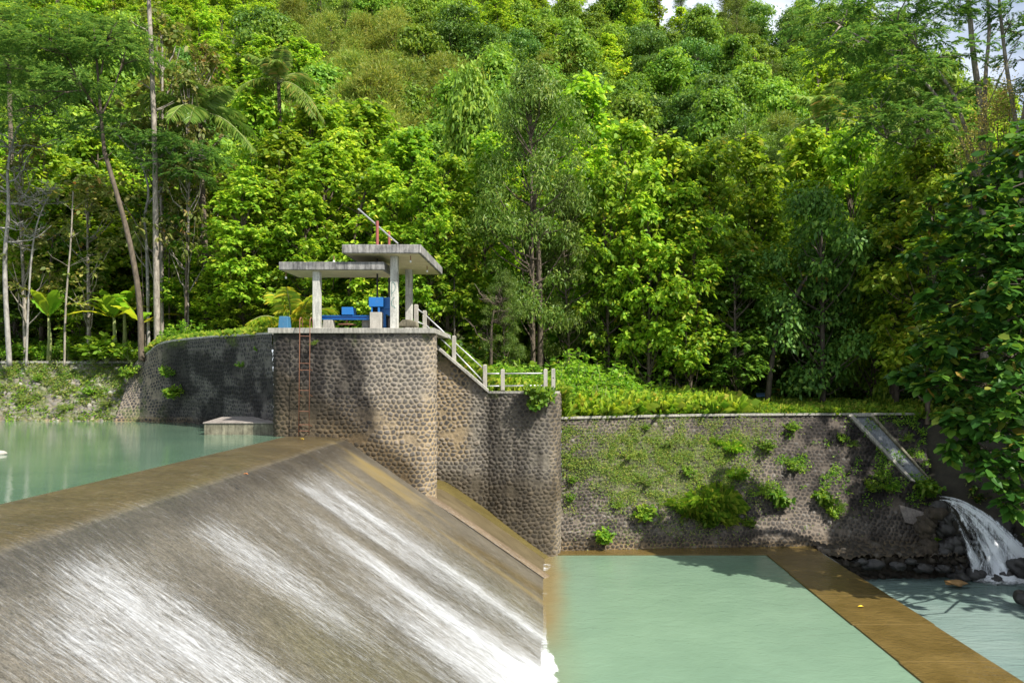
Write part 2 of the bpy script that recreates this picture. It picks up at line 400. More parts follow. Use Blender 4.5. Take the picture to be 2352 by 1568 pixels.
def gen(kind, seed, low=1.0):
    H, z0, rx, nl, lr, nt_, per, L, Wd, hx, dr = KIND[kind]
    rg = np.random.default_rng(seed)
    # lump centres inside a crown whose width varies with height and direction
    C = []
    while len(C) < nl:
        t = rg.random(); z = z0+(H-z0)*t
        prof = math.sin(math.pi*min(1, .22+.78*t))**.6 if kind != 'dense' else math.sqrt(max(0, 1-(2*t-.9)**2/1.3))
        r = rx*prof*math.sqrt(rg.random())*.95; a = rg.random()*6.283
        r *= .75+.5*vn(a*1.2, t*3, seed)
        C.append((r*math.cos(a), r*math.sin(a), z-.5))
    C = np.array(C); LR = rg.uniform(*lr, nl)
    ax = np.array([rg.normal()*.25, rg.normal()*.25])
    tr = np.array([[0, 0, -.3], [ax[0]*.3, ax[1]*.3, H*.3], [ax[0], ax[1], H*.6], [ax[0]*1.2, ax[1]*1.2, H*.92]])
    tr = smoothpath(tr, 1)
    wood = [tubeq(tr, np.interp(tr[:, 2], [0, H], [.15 if kind != 'dense' else .2, .03]), 7)]
    for c, l in zip(C, LR):
        zz = max(.6, c[2]-rg.uniform(.8, 2.2)); p0 = np.array([np.interp(zz, tr[:, 2], tr[:, 0]), np.interp(zz, tr[:, 2], tr[:, 1]), zz])
        b = bend(p0, c, -.08, rg, 4); wood.append(tubeq(b, [.055, .04, .028, .012], 4))
    parts = []
    for c, l in zip(C, LR):
        n = max(3, int(nt_*low*(l/.9)**2))
        d = rsph(n, rg); d[:, 2] = np.where(d[:, 2] < -.35, -d[:, 2], d[:, 2])
        rad = l*(.45+.5*rg.random((n, 1))+.55*rg.random((n, 1))**5+.5*(vn(d[:, 0]*3+c[0]*2, d[:, 2]*3+c[2], seed)[:, None]-.5))
        P = c+d*rad*np.array([1.15, 1.15, .8])
        if per > 1:
            PP = np.repeat(P, per, 0); dd = np.repeat(d, per, 0)
            a = np.tile(np.arange(per)*2*math.pi/per, n)+np.repeat(rg.random(n)*6, per)
            Dv = np.stack([np.cos(a), np.sin(a), rg.uniform(-.45, .5, len(a))], 1)+dd*.45
            Nv = dd*.75+np.array([0, -.1, .8])+rg.normal(size=dd.shape)*.4
            Ls = L*rg.uniform(.55, 1.2, len(a)); v = leaves(PP+rg.normal(size=PP.shape)*.07, Dv, Nv, Ls, Ls*Wd/L, hx, dr, rg)
        else:
            Nv = d*.9+np.array([0, 0, .45])+rg.normal(size=d.shape)*.55
            Dv = np.cross(Nv, rsph(n, rg))
            if kind == 'fine': Dv = Dv*.6+np.array([0, 0, .35])+d*.6
            Ls = L*rg.uniform(.6, 1.3, n); v = leaves(P, Dv, Nv, Ls, Ls*Wd/L, hx, dr, rg)
        parts.append(v)
    V, Q, A = cat(parts)
    # young pale leaves gather at the crown's tips of growth
    A = np.clip(A*.85+.15*vn(V[:, 0]*.8, V[:, 2]*.8, seed), 0, 1)
    wv, wq = catw(wood)
    return (wv, wq), (V, Q, A)
def meshes(kind, seed, leafkey, barkkey, low=1.0):
    (wv, wq), (V, Q, A) = gen(kind, seed, low)
    return (qmesh('trunk', wv, wq, BK[barkkey], smooth=True), qmesh('crown', V, Q, LM[leafkey], {'rnd': A}))
def merged(kind, seed, leafkey, barkkey, low):
    (wv, wq), (V, Q, A) = gen(kind, seed, low)
    return qmesh('tree', np.concatenate([V, wv]), np.concatenate([Q, wq+len(V)]), [LM[leafkey], BK[barkkey]],
                 {'rnd': np.r_[A, np.zeros(len(wv))]}, mi=np.r_[np.zeros(len(Q)), np.ones(len(wq))])

# ------------------------------------------------------------------ terrain
FL = np.array([(-80, 41.5, 8.2), (-36.9, 39.7, 7.93), (-24.5, 39.5, 7.93), (-20.7, 39.0, 7.93), (-18.06, 36.4, 8.75), (-15.8, 34.4, 8.83), (-12.56, 31.6, 8.83),
               (-10.3, 29.5, 8.80), (-10.2, 31.7, 8.80), (-4.6, 31.7, 8.75), (-2.3, 31.7, 6.60), (.6, 31.7, 6.50), (.75, 32.95, 5.38), (3, 33.9, 5.38), (6.5, 35.3, 5.38),
               (13, 36.1, 5.38), (17.5, 36.4, 5.35), (20, 34, 5.0), (22, 31, 4.5), (22.6, 25, 4.0), (22.8, 6, 4.0), (120, 6, 6)])
def Yf(X): return np.interp(X, FL[:, 0], FL[:, 1])
def zf(X): return np.interp(X, FL[:, 0], FL[:, 2])
def ground(X, Y):
    X = np.asarray(X, float); Y = np.asarray(Y, float)
    zs = np.interp(X, [-80, -22, -16, -6, -1, 3, 22, 60], [8.6, 8.3, 8.8, 8.6, 6.6, 5.7, 5.6, 6.5])
    k = ss(.2, 4, Y-Yf(X)); z = zf(X)*(1-k)+zs*k
    slope = .66+.08*ss(15, -40, X)
    d = np.maximum(0, Y-45); rise = slope*(np.sqrt(d*d+16)-4)
    cr = 53+35*ss(40, -20, X); rise = np.where(rise > cr, cr+(1-np.exp(-(rise-cr)/12))*12, rise)
    rise = rise*(1-.60*ss(16, 46, X-.3*Y))
    z = z+rise+2.6*(fbm(X*.045, Y*.045, 2, 3)-.5)*ss(48, 70, Y)*2
    return z
def build_terrain():
    xs = np.unique(np.r_[np.linspace(-260, -40, 50), np.linspace(-40, 26, 200), np.linspace(26, 260, 60), FL[:, 0]])
    ts = np.r_[np.linspace(0, 1, 24)**1.2*14, np.linspace(15, 60, 40), np.linspace(63, 330, 60)]
    X, T = np.meshgrid(xs, ts, indexing='ij')
    bl = ss(0, 16, T); Y = Yf(X)*(1-bl)+(37+0*X)*bl+T; Z = ground(X, Y)+.10*(fbm(X*1.1, Y*1.1, 4)-.5)*ss(.3, 1.5, T)
    idx = np.arange(X.size).reshape(X.shape)
    Q = np.stack([idx[:-1, :-1], idx[1:, :-1], idx[1:, 1:], idx[:-1, 1:]], -1).reshape(-1, 4)
    m, t, p, o = nmat('forest_soil')
    c = ramp(t, noise(t, objco(t), .9, 7, .7), [(.35, (.035, .045, .012)), (.55, (.06, .075, .02)), (.75, (.085, .065, .035))])
    t.links.new(c, p.inputs['Base Color']); p.inputs['Roughness'].default_value = .95
    bump(t, noise(t, objco(t), 5, 6, .7), .8, .15, p)
    link('hillside_ground', qmesh('hillside_ground', np.stack([X, Y, Z], -1).reshape(-1, 3), Q, m, smooth=True))['kind'] = 'structure'
build_terrain()
# ================================================================== PART 2 : masonry works
# ---- gatehouse pier with deck, columns and roofs
gh = empty('sluice_gatehouse', (-6.9, 28.2, 2), 'stone pier with flat concrete roofs on columns, standing at the far end of the weir', 'gatehouse')
arc = lambda cx, cy, r, a0, a1, n: [(cx+r*math.cos(R(a)), cy+r*math.sin(R(a))) for a in np.linspace(a0, a1, n)]
plan = [(-9.84, 31.4), (-9.84, 28.05)]+arc(-9.54, 28.0, .3, 180, 270, 6)+arc(-4.52, 28.25, .55, 270, 450, 14)+[(-9.4, 28.8)]
bot = [(x, y, .9) for x, y in plan]; top = [(x, y, 8.78) for x, y in plan]
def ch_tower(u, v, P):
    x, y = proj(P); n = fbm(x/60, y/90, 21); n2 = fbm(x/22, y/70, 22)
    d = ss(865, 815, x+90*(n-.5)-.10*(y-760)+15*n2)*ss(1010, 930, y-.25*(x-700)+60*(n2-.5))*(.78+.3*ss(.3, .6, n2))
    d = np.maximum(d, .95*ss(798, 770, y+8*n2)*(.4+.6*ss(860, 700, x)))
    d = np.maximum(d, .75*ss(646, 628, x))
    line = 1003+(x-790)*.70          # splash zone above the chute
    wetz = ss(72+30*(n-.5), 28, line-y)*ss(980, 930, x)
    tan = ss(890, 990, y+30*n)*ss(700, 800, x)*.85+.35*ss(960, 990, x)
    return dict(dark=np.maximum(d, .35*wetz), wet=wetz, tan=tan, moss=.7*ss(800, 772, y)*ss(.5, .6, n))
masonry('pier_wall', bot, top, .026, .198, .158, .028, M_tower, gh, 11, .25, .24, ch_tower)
MB().box(-9.93, -3.93, 27.58, 32.3, 8.775, 8.965).build('deck_slab', M_conc, gh, .015)
ru = MB().box(-7.22, -4.40, 27.4, 33.2, 11.62, 11.93).build('roof_slab', M_fascia, gh, .02)
rl = MB().box(-9.54, -5.75, 27.6, 29.8, 11.055, 11.34).build('roof_slab', M_fascia, gh, .02)
MB().box(-7.13, -4.49, 27.49, 33.11, 11.606, 11.617).build('soffit', M_soffit, gh)
MB().box(-9.46, -5.83, 27.68, 29.72, 11.041, 11.052).build('soffit', M_soffit, gh)
MB().box(-9.9, -8.13, 27.86, 28.1, 11.02, 11.0405).box if False else None
c1 = MB().box(-8.39, -8.13, 27.80, 28.06, 8.966, 11.04).build('column', M_column, gh, .012)
c2 = MB().box(-5.60, -5.33, 27.90, 28.17, 8.966, 11.605).build('column', M_column, gh, .012)
c3 = MB().box(-5.69, -5.42, 31.45, 31.72, 8.966, 11.605).build('column', M_column, gh, .012)
c4 = MB().box(-8.9, -8.64, 29.45, 29.7, 8.966, 11.04).build('column', M_column, gh, .012) if False else None
for (x, y, Y) in ((767, 590.5, 27.9), (943, 589, 27.9), (981, 617, 30.5), (657, 627, 28.1)):
    p = W(x, y, Y); zt = 11.6 if x > 700 else 11.04
    l = MB().tube([(p[0], Y, zt), (p[0], Y, zt-.16)], .018, 6).build('lamp_holder', M_rust, gh)
    MB().tube([(p[0], Y, zt-.16), (p[0], Y, zt-.19), (p[0], Y, zt-.23), (p[0], Y, zt-.25)], [.02, .04, .04, .015], 8).build('bulb', M_bulb, l, smooth=True)
# faded marker letters on the middle column
g = MB()
def stroke(pts, r=.008):
    P3 = [(-5.60+a*.27, 27.894, 10.75-b) for a, b in pts]
    g.tube(P3, r, 5)
stroke([(.25, .10), (.24, .35), (.23, .62)]); stroke([(.24, .12), (.45, .10), (.66, .17), (.72, .28), (.62, .40), (.42, .48), (.28, .5)])
stroke([(.62, .66), (.42, .68), (.24, .78), (.20, .90), (.28, .97)]); stroke([(.30, .98), (.5, .97), (.72, 1.05)])
g.build('marker_scrawl', M_ink, c2)
# ---- things standing on the deck
MB().box(-9.62, -9.26, 27.75, 28.15, 8.967, 9.40, .03, .03).build('stub_block', M_bluestub, None, .02)
tag(bpy.context.scene.objects['stub_block'], 'small faded blue painted stub block on the left end of the deck', 'concrete block')
def bx(x0, x1, y1, y0, Ya, Yb, tx=0):   # box from picture-like front-face extents at depth Ya
    return (xz(x0, Ya), xz(x1, Ya), Ya, Yb, zy(y0, Ya), zy(y1, Ya), tx, 0)
ho = empty('gate_hoist', (-6.6, 28.6, 8.966), 'bright blue sluice gate winding gear under the roofs between the columns', 'winding gear')
MB().box(*bx(739, 848, 724.2, 725.6, 28.25, 28.5)).box(*bx(739, 848, 725.6, 732.4, 28.33, 28.42)).box(*bx(739, 848, 732.4, 733.8, 28.25, 28.5)).build('beam', M_blue, ho, .004)
MB().box(*bx(784.6, 810, 705, 722.6, 28.2, 28.75)).build('gear_box', M_blue, ho, .012)
MB().tube([W(797, 723, 28.45), W(797, 741, 28.45)], .03, 8).build('spindle', M_rust, ho)
wh = MB(); a = np.linspace(0, 6.283, 20); c = W(797, 745, 28.5)
wh.tube([c+np.array([.32*math.cos(t), .1*math.sin(t)*3, 0]) for t in a], .018, 6); wh.tube([c+(-.32, 0, 0), c+(.32, 0, 0)], .014, 5); wh.tube([c+(0, -.3, 0), c+(0, .3, 0)], .014, 5)
wh.build('hand_wheel', M_rust, ho)
MB().box(xz(739, 28.2), xz(765.5, 28.2), 28.2, 28.55, 8.966, zy(734.4, 28.2), .035, .03).build('pedestal', M_conc, ho, .02)
MB().box(xz(831, 28.6), xz(847.5, 28.6), 28.6, 28.9, 8.966, zy(734, 28.6)-.005).build('pedestal', M_conc, ho, .02)
MB().box(xz(849, 28.05), xz(876, 28.05), 28.05, 28.55, 8.966, zy(716.6, 28.05)).build('pedestal', M_post, ho, .02)
hs_ = MB().box(*bx(847, 880, 682.5, 704.2, 28.1, 28.8)).box(*bx(880, 897, 682.5, 709, 28.35, 29.2)).box(*bx(852, 855, 704.2, 716.8, 28.12, 28.6)).box(*bx(867.5, 872, 704.2, 716.8, 28.12, 28.9))
hs_.prism([W(872, 704.5, 28.4), W(896, 704.5, 28.4), W(896, 726, 28.4), W(872, 716.5, 28.4)], (0, .4, 0)); hs_.build('housing', M_blue, ho, .012)
MB().box(*bx(855, 867.5, 704.4, 716.6, 28.3, 28.5)).build('opening_dark', M_black, ho)  # black box in the housing's opening; its inner shade put into the colour
MB().box(*bx(878, 885.5, 719.8, 752, 28.38, 28.6)).build('leg', M_blue, ho)
MB().box(*bx(885.5, 896, 726, 752, 28.5, 28.8)).build('opening', M_black, ho)
st_ = MB(); st_.prism([W(914, 750, 29.8), W(958, 750, 29.8), W(956, 738, 29.8), W(940, 733.5, 29.8), W(924, 734, 29.8), W(915, 743, 29.8)], (0, .5, 0))
tag(st_.build('masonry_heap', M_block, None, .03), 'low heap of pale mortared stone between the two right columns', 'stone heap')
MB().tube([(xz(866.6, 28.6), 28.6, zy(684, 28.6)), (xz(866.6, 28.6), 28.6, 11.6)], .035, 8).build('gate_stem', M_dkst, ho)
MB().tube([(xz(893.8, 31.2), 31.2, 8.97), (xz(893.8, 31.2), 31.2, 11.6)], .04, 8).build('gate_stem', M_dkst, ho)
for q in range(7):
    MB().tube([W(743+q*16.5, 727+(q % 2)*3.2, 28.33), W(743+q*16.5, 727+(q % 2)*3.2, 28.31)], .012, 6).build('bolt', M_rust, ho)
# stem pipes and the pole on the roof
for x, yt, Y, lab in ((866.6, 507.5, 28.6, 'taller red stem pipe standing on the upper roof'), (893.8, 532, 31.2, 'shorter red stem pipe behind the taller one on the roof')):
    X = xz(x, Y); r = .055 if Y < 30 else .052
    o = MB().tube([(X, Y, 11.931), (X, Y, zy(yt, Y))], r, 12).build('stem_pipe', M_red, None, smooth=False)
    tag(o, lab, 'pipe', 'red pipes rising through the roof')
o = MB().tube([W(823, 480, 27.75), W(913.5, 559, 29.9)], .03, 8).build('leaning_pole', M_pipe, None)
tag(o, 'grey metal pole leaning across the upper roof past the red pipes', 'pole')
rp = W(900, 559, 31.0); o = MB().tube([(rp[0], 31.2, 11.932), (rp[0], 31.2, 12.0)], [.34, .3], 16).build('mortar_collar', M_conc, None)
tag(o, 'low pale mortar collar on the roof at the foot of the short red pipe', 'collar')
# ---- ladder
la = empty('ladder', (xz(698, 27.4), 27.4, zy(996, 27.4)), 'rusty steel ladder fixed to the stone pier, rising above the deck', 'ladder')
Y = 27.36
for xt, xb in ((688.4, 685.8), (711.8, 709.6)):
    t_ = W(xt, 740, Y)
    pts = [W(xb, 1000, Y), W(xt, 760, Y), t_, t_+(.0, .02, .10), t_+(0, .10, .17), t_+(0, .2, .18), t_+(0, .3, .1), t_+(0, .32, -.2)]
    MB().tube(pts, .015, 8).build('rail', M_rust, la, smooth=True)
for y in (771.6, 834, 849.3, 896, 944, 974.6, 989):
    f_ = (y-760)/240
    MB().tube([W(688.4-2.6*f_, y, Y), W(711.8-2.2*f_, y+.5, Y)], .011, 6).build('rung', M_rust, la)
for y in (846, 905, 975):
    for x in (686.5, 710.5): MB().tube([W(x, y, Y), W(x, y+6, Y)+(0, .36, 0)], .012, 5).build('bracket', M_rust, la)

# ---- wing wall behind the sluice with its sloping coping
ww = empty('wing_wall', (-2, 31.2, 0), 'tall stone wing wall with sloping top, right of the pier beside the chute', 'wall')
wp = smoothpath([(-5.4, 31.35), (-3.6, 31.3), (-2.32, 31.22), (-2.1, 31.12), (-1.1, 30.86), (-.2, 30.78), (.38, 30.86), (.62, 31.15), (.68, 31.9), (.7, 33.2)], 2)
ztx = lambda X: np.interp(X, [-6, -4.43, -2.27, 2], [8.9, 8.42, 6.56, 6.52])
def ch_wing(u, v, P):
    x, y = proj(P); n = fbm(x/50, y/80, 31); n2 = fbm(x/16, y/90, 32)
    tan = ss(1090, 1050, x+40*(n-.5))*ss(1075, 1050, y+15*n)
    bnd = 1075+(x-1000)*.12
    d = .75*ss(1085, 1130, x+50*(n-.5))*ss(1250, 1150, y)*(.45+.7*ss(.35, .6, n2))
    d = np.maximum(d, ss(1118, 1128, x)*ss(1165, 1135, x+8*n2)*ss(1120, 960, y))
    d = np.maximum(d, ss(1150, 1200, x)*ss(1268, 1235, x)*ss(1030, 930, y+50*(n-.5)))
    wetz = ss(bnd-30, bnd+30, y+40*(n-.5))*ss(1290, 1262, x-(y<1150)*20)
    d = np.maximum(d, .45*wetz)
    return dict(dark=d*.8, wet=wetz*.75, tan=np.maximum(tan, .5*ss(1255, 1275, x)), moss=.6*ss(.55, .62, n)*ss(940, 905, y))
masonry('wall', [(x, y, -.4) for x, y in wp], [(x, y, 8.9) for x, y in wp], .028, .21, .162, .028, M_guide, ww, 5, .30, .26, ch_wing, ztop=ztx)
cp = MB()
def coping(a, b, wd, th):
    (x0, z0), (x1, z1) = a, b
    cp.add([(x0, 31.05, z0), (x1, 31.05, z1), (x1, 31.05+wd, z1), (x0, 31.05+wd, z0), (x0, 31.05, z0+th), (x1, 31.05, z1+th), (x1, 31.05+wd, z1+th), (x0, 31.05+wd, z0+th)],
           [(0, 3, 2, 1), (4, 5, 6, 7), (0, 1, 5, 4), (1, 2, 6, 5), (2, 3, 7, 6), (3, 0, 4, 7)])
coping((-4.5, 8.46), (-2.27, 6.56), .62, .15); cp.build('sloping_coping', M_conc, ww, .015)
cp = MB(); cp.prism([(x, y-.06, 6.525) for x, y in wp[(wp[:, 0] > -2.26)]][::2]+[(.85, 33.0, 6.525), (-2.26, 32.2, 6.525)], (0, 0, .09)); cp.build('coping', M_conc, ww, .01)
# ---- railing
ra = empty('railing', (xz(1043, 31.3), 31.3, 7), 'concrete post and pipe railing down the slope and along the wing wall', 'railing')
posts = [(956, 699, 752, 30.9), (975.6, 713, 752, 31.35), (1043, 771, 826, 31.35), (1114, 837, 893, 31.35), (1154.7, 847.5, 893, 31.35), (1253, 847, 892, 31.3), (1270.8, 846, 892, 31.3)]
for i, (x, yt, yb, Y) in enumerate(posts):
    X = xz(x, Y); zt = zy(yt, Y); zb = zy(yb, Y)-.05; h = .078
    po = MB().box(X-h, X+h, Y-h, Y+h, zb, zt-.03).box(X-h, X+h, Y-h, Y+h, zt-.029, zt, .03, .03).build('post', M_post, ra, .008)
    if i == 6: MB().tube([(X, Y-h-.004, zy(867.5, Y)), (X, Y-h+.02, zy(867.5, Y))], .026, 10).build('pipe_hole', M_black, po)
def rail(pts): MB().tube([W(*p) for p in pts], .026, 8).build('pipe_rail', M_pipe, ra, smooth=True)
rail([(957, 708, 30.9), (975.6, 722, 31.35)]); rail([(957, 738, 30.9), (975.6, 746, 31.35)])
rail([(976, 722, 31.35), (1043, 785, 31.35)]); rail([(1043, 785, 31.35), (1114, 850, 31.35)])
rail([(976, 744, 31.35), (1043, 806, 31.35)]); rail([(1043, 806, 31.35), (1114, 880, 31.35)])
rail([(1118, 857.8, 31.35), (1154, 857.6, 31.35)]); rail([(1154.5, 857.6, 31.35), (1253, 857, 31.3)])
rail([(1118, 886.3, 31.35), (1154, 886.2, 31.35)]); rail([(1154.5, 886.2, 31.35), (1253, 885, 31.3)])

# ---- low battered river wall on the right
lw = empty('river_wall', (7, 33, 0), 'long sloping cobbled river wall behind the green stilling pool', 'wall')
stn = smoothpath([(.7, 31.55, -.35, .7, 32.7, 5.42), (3, 31.8, -.35, 3, 33.7, 5.42), (6.2, 32.05, -.35, 6.5, 35.1, 5.42), (12, 32.35, -.35, 13, 35.9, 5.42), (14.5, 32.3, -1.3, 15.5, 36.1, 5.42), (16.6, 32.2, -1.3, 17.9, 36.3, 5.4)], 2)
def ch_low(u, v, P):
    x, y = proj(P); n = fbm(x/45, y/45, 41); n2 = fbm(x/18, y/26, 42)
    bush = np.exp(-((x-1480)/150)**2-((y-1060)/95)**2)+.8*np.exp(-((x-1600)/110)**2-((y-1110)/70)**2)
    moss = ss(.35, .7, bush+.6*(n-.5))
    d = .55*ss(.45, .65, n)+.6*ss(1750, 1850, x)*ss(1190, 1120, y)+.5*np.exp(-((x-1330)/50)**2-((y-1080)/60)**2)  # mottled stains, a dark spot, and tree shade painted onto the right end
    wetz = ss(1215, 1245, y)*.6
    rnd = ss(.62, .7, fbm(x/9, y/9, 43))*np.exp(-((x-1345)/50)**2-((y-1120)/50)**2)
    return dict(dark=d, moss=moss*.9, wet=wetz, tan=ss(1238, 1250, y)*.9)
_, PL = masonry('wall', stn[:, :3], stn[:, 3:], .036, .20, .175, .06, M_low, lw, 8, .30, .2, ch_low)
xx, yy = proj(PL); LWx, LWy, LWP = xx.ravel(), yy.ravel(), PL.reshape(-1, 3)
def on_low(x, y):
    return LWP[np.argmin((LWx-x)**2+(LWy-y)**2)]
c_ = smoothpath([(.72, 32.55), (3, 33.55), (6.5, 34.95), (13, 35.75), (17.9, 36.15)], 2)
MB().prism([(x, y, 5.40) for x, y in c_]+[(x+.02, y+.38, 5.40) for x, y in c_[::-1]], (0, 0, .10)).build('coping', M_conc, lw, .012)
# concrete drain running down the wall
dr = empty('drain_channel', tuple(on_low(1990, 960)), 'grey concrete drain channel slanting down the shaded end of the river wall', 'drain channel')
def strip(xa, ya, xb, yb, xc, yc, xd, yd, lift, th, name, mat):
    A = [on_low(x, y)+np.array([0, -lift, lift*.5]) for x, y in ((xa, ya), (xb, yb), (xc, yc), (xd, yd))]
    MB().prism(A, (0, th, -th*.4)).build(name, mat, dr, .01)
strip(1955, 955, 1992, 953, 2135, 1108, 2100, 1110, .05, .3, 'channel_bed', M_drain)
strip(1945, 955, 1955, 955, 2100, 1110, 2088, 1106, .16, .45, 'kerb', M_conc)
strip(1992, 953, 2000, 953, 2142, 1104, 2135, 1108, .16, .45, 'kerb', M_block)
strip(1944, 953, 2001, 953, 2003, 959, 1947, 960, .18, .5, 'kerb', M_conc)
# pale patch of render on the lower wall
A = [on_low(x, y)+np.array([0, -.07, .03]) for x, y in ((2062, 1158), (2098, 1168), (2120, 1176), (2122, 1200), (2105, 1206), (2078, 1200))]
tag(MB().prism(A, (0, .2, -.1)).build('render_patch', M_blocktop, None, .01), 'pale broken patch of cement render on the wall left of the waterfall', 'render patch')

# ---- upstream curved wall and rubble bank
uw = empty('curved_wall', (-15, 34, 4.5), 'dark curved stone wall upstream, between the pier and the rubble bank', 'wall')
sta = [(262, 36.6, 311, 38.7, 836), (330, 36.5, 335, 37.6, 815), (395, 36.4, 366, 36.2, 789), (445, 35.4, 400, 34.8, 783), (490, 33.6, 455, 33.2, 777), (560, 31.4, 552, 31.1, 770.5), (632, 28.9, 626, 28.7, 767)]
Bt = []; Tp = []
for xb, Yb, xt, Yt, yt in sta:
    p = W(xt, yt, Yt); Tp.append(p); q = np.array([xz(xb, Yb), Yb, 5.0]); Bt.append(q+(q-p)*.2)
Bt = smoothpath(Bt, 2); Tp = smoothpath(Tp, 2)
def ch_up(u, v, P):
    x, y = proj(P); n = fbm(x/30, y/50, 51)
    return dict(dark=(.35+.6*ss(.4, .6, n))*ss(330, 400, x), wet=ss(955, 966, y)*.5, moss=ss(.45, .6, n)*ss(805, 785, y)+.7*ss(400, 340, x)*ss(.5, .6, n), tan=.9*ss(955, 962, y)*ss(450, 430, x)+.5*ss(400, 350, x))
masonry('wall', Bt, Tp, .036, .2, .17, .035, M_up, uw, 13, .24, .2, ch_up)
MB().prism([(p[0], p[1]-.03, p[2]-.02) for p in Tp]+[(p[0]+.15, p[1]+.4, p[2]-.02) for p in Tp[::-1]], (0, 0, .09)).build('coping', M_conc, uw, .01) 
rb = empty('rubble_bank', (-24, 38, 5), 'sloping bank of pale rubble stones with weeds at the left waterline', 'stone bank')
Bt2 = [np.array([x, 36.75, 4.55]) for x in (-52, -40, -30, -24, -21.0, -19.6)]; Tp2 = [np.array([x, 39.55, 7.9]) for x in (-54, -42, -31, -25, -21.6, -19.4)]
def ch_rub(u, v, P):
    x, y = proj(P); n = fbm(x/26, y/20, 61)
    return dict(moss=ss(.36, .56, n)*1.0, dark=.4*ss(.5, .7, fbm(x/12, y/12, 62)), tan=ss(955, 964, y))
_, PR = masonry('bank_face', Bt2, Tp2, .05, .42, .26, .09, M_rub, rb, 17, .42, .14, ch_rub)
MB().box(-54, -21.2, 39.4, 39.8, 7.86, 7.99).build('coping', M_conc, rb, .015)
xx, yy = proj(PR); RBx, RBy, RBP = xx.ravel(), yy.ravel(), PR.reshape(-1, 3)
# ---- concrete block at the waterline
cb = MB()
X0, X1, Ya, Yb, z0, z1 = xz(465, 28.5), -9.7, 28.5, 30.6, 4.6, 5.46
tb = empty('landing_block', (X0, Ya, 5), 'low pale concrete block at the waterline against the left side of the pier', 'concrete block')
MB().box(X0+.03, X1+.3, Ya+.03, Yb, z0, z1).build('base', M_block, tb, .04)
MB().add([(X0, Ya, z1+.001), (X1+.35, Ya, z1+.001), (X1+.35, Yb, z1+.001), (X0, Yb, z1+.001), (X0, Ya, z1+.06), (X1+.35, Ya, z1+.06), (-11.3, Yb, z1+.17), (-12.8, Yb, z1+.17), (X0, Yb, z1+.06)],
         [(0, 3, 2, 1), (0, 1, 5, 4), (1, 2, 6, 5), (2, 3, 8, 7, 6), (3, 0, 4, 8), (4, 5, 6, 7), (4, 7, 8)]).build('cap', M_blocktop, tb, .02)

# ================================================================== PART 3 : weir and water
def wet_mat(name, stops, rough=.22, streak=(.35, 3.2, .35), bscale=.05, extra=None):
    m, t, p, o = nmat(name)
    s = noise(t, objco(t, streak), 3.0, 8, .7, .3)
    c = ramp(t, s, stops)
    big = noise(t, objco(t, (.5, .8, .5)), .8, 4, .6)
    c = mix(t, .7, c, mix(t, 1.0, c, ramp(t, big, [(.3, .6), (.7, 1.45)]), 'MULTIPLY'))
    sp = ramp(t, noise(t, objco(t, (12, 18, 12)), 2, 4, .85), [(.36, .55), (.66, 1.5)])
    c = mix(t, 1.0, c, sp, 'MULTIPLY')
    if extra: c = extra(t, c)
    t.links.new(c, p.inputs['Base Color']); p.inputs['Roughness'].default_value = rough
    p.inputs['Specular IOR Level'].default_value = .5
    bump(t, noise(t, objco(t, (2.2, 8, 2.2)), 2.2, 6, .65, .4), .6, bscale, p)
    return m
def ochre(t, c):
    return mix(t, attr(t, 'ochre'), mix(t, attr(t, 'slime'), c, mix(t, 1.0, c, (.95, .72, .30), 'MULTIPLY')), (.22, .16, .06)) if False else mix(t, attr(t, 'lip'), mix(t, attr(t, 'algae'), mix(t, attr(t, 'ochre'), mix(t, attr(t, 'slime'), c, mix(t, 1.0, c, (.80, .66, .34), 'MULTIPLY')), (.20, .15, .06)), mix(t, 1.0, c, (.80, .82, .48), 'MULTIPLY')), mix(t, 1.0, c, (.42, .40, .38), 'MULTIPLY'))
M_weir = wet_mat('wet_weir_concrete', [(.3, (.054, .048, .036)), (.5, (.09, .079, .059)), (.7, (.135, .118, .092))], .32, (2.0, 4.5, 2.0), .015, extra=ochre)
prof = np.array([(-10.6, 4.6), (-9.6, 5.03), (-9.2, 5.066), (-8.4, 5.06), (-7.6, 5.03), (-7.22, 4.95), (-6.98, 4.81), (-6.7, 4.62), (0, -.02), (.35, -.27)])
prof = np.r_[prof[:3], smoothpath(prof[3:], 2)]
wr = empty('weir', (-7, 14, 5), 'long sloping concrete weir with thin brown water sliding down it', 'weir')
pf, pl = pathfn(prof)
S = np.linspace(0, 1, 150); Yw = np.linspace(2.0, 27.75, 180)
SP, YY = np.meshgrid(S, Yw, indexing='ij'); PP = pf(SP); P3 = np.stack([PP[..., 0], YY, PP[..., 1]], -1)
P3[..., 2] += .02*(fbm(P3[..., 0]*.4, YY*2.2, 70)-.5)*(PP[..., 0] > -9.0)
idx = np.arange(SP.size).reshape(SP.shape)
QG = np.stack([idx[:-1, :-1], idx[1:, :-1], idx[1:, 1:], idx[:-1, 1:]], -1).reshape(-1, 4)
X_, Y_ = P3[..., 0], P3[..., 1]
och = ss(.55, .72, fbm(X_*.25+3, Y_*1.3, 71))*ss(22, 25.5, Y_)*ss(-6.9, -6, X_)*.7+.8*np.exp(-((Y_-26.4+.0*X_)/.22)**2)*ss(-7.5, -7, X_)*ss(-4.6, -5.6, X_)+.6*np.exp(-((Y_-23.2)/.09)**2)*ss(-7.4, -7, X_)*ss(-5, -6, X_)
sli = np.exp(-((Y_-25.6-.12*X_)/.55)**2)*ss(-3.6, -2.2, X_)*.85+.9*ss(-7.05, -7.4, X_)
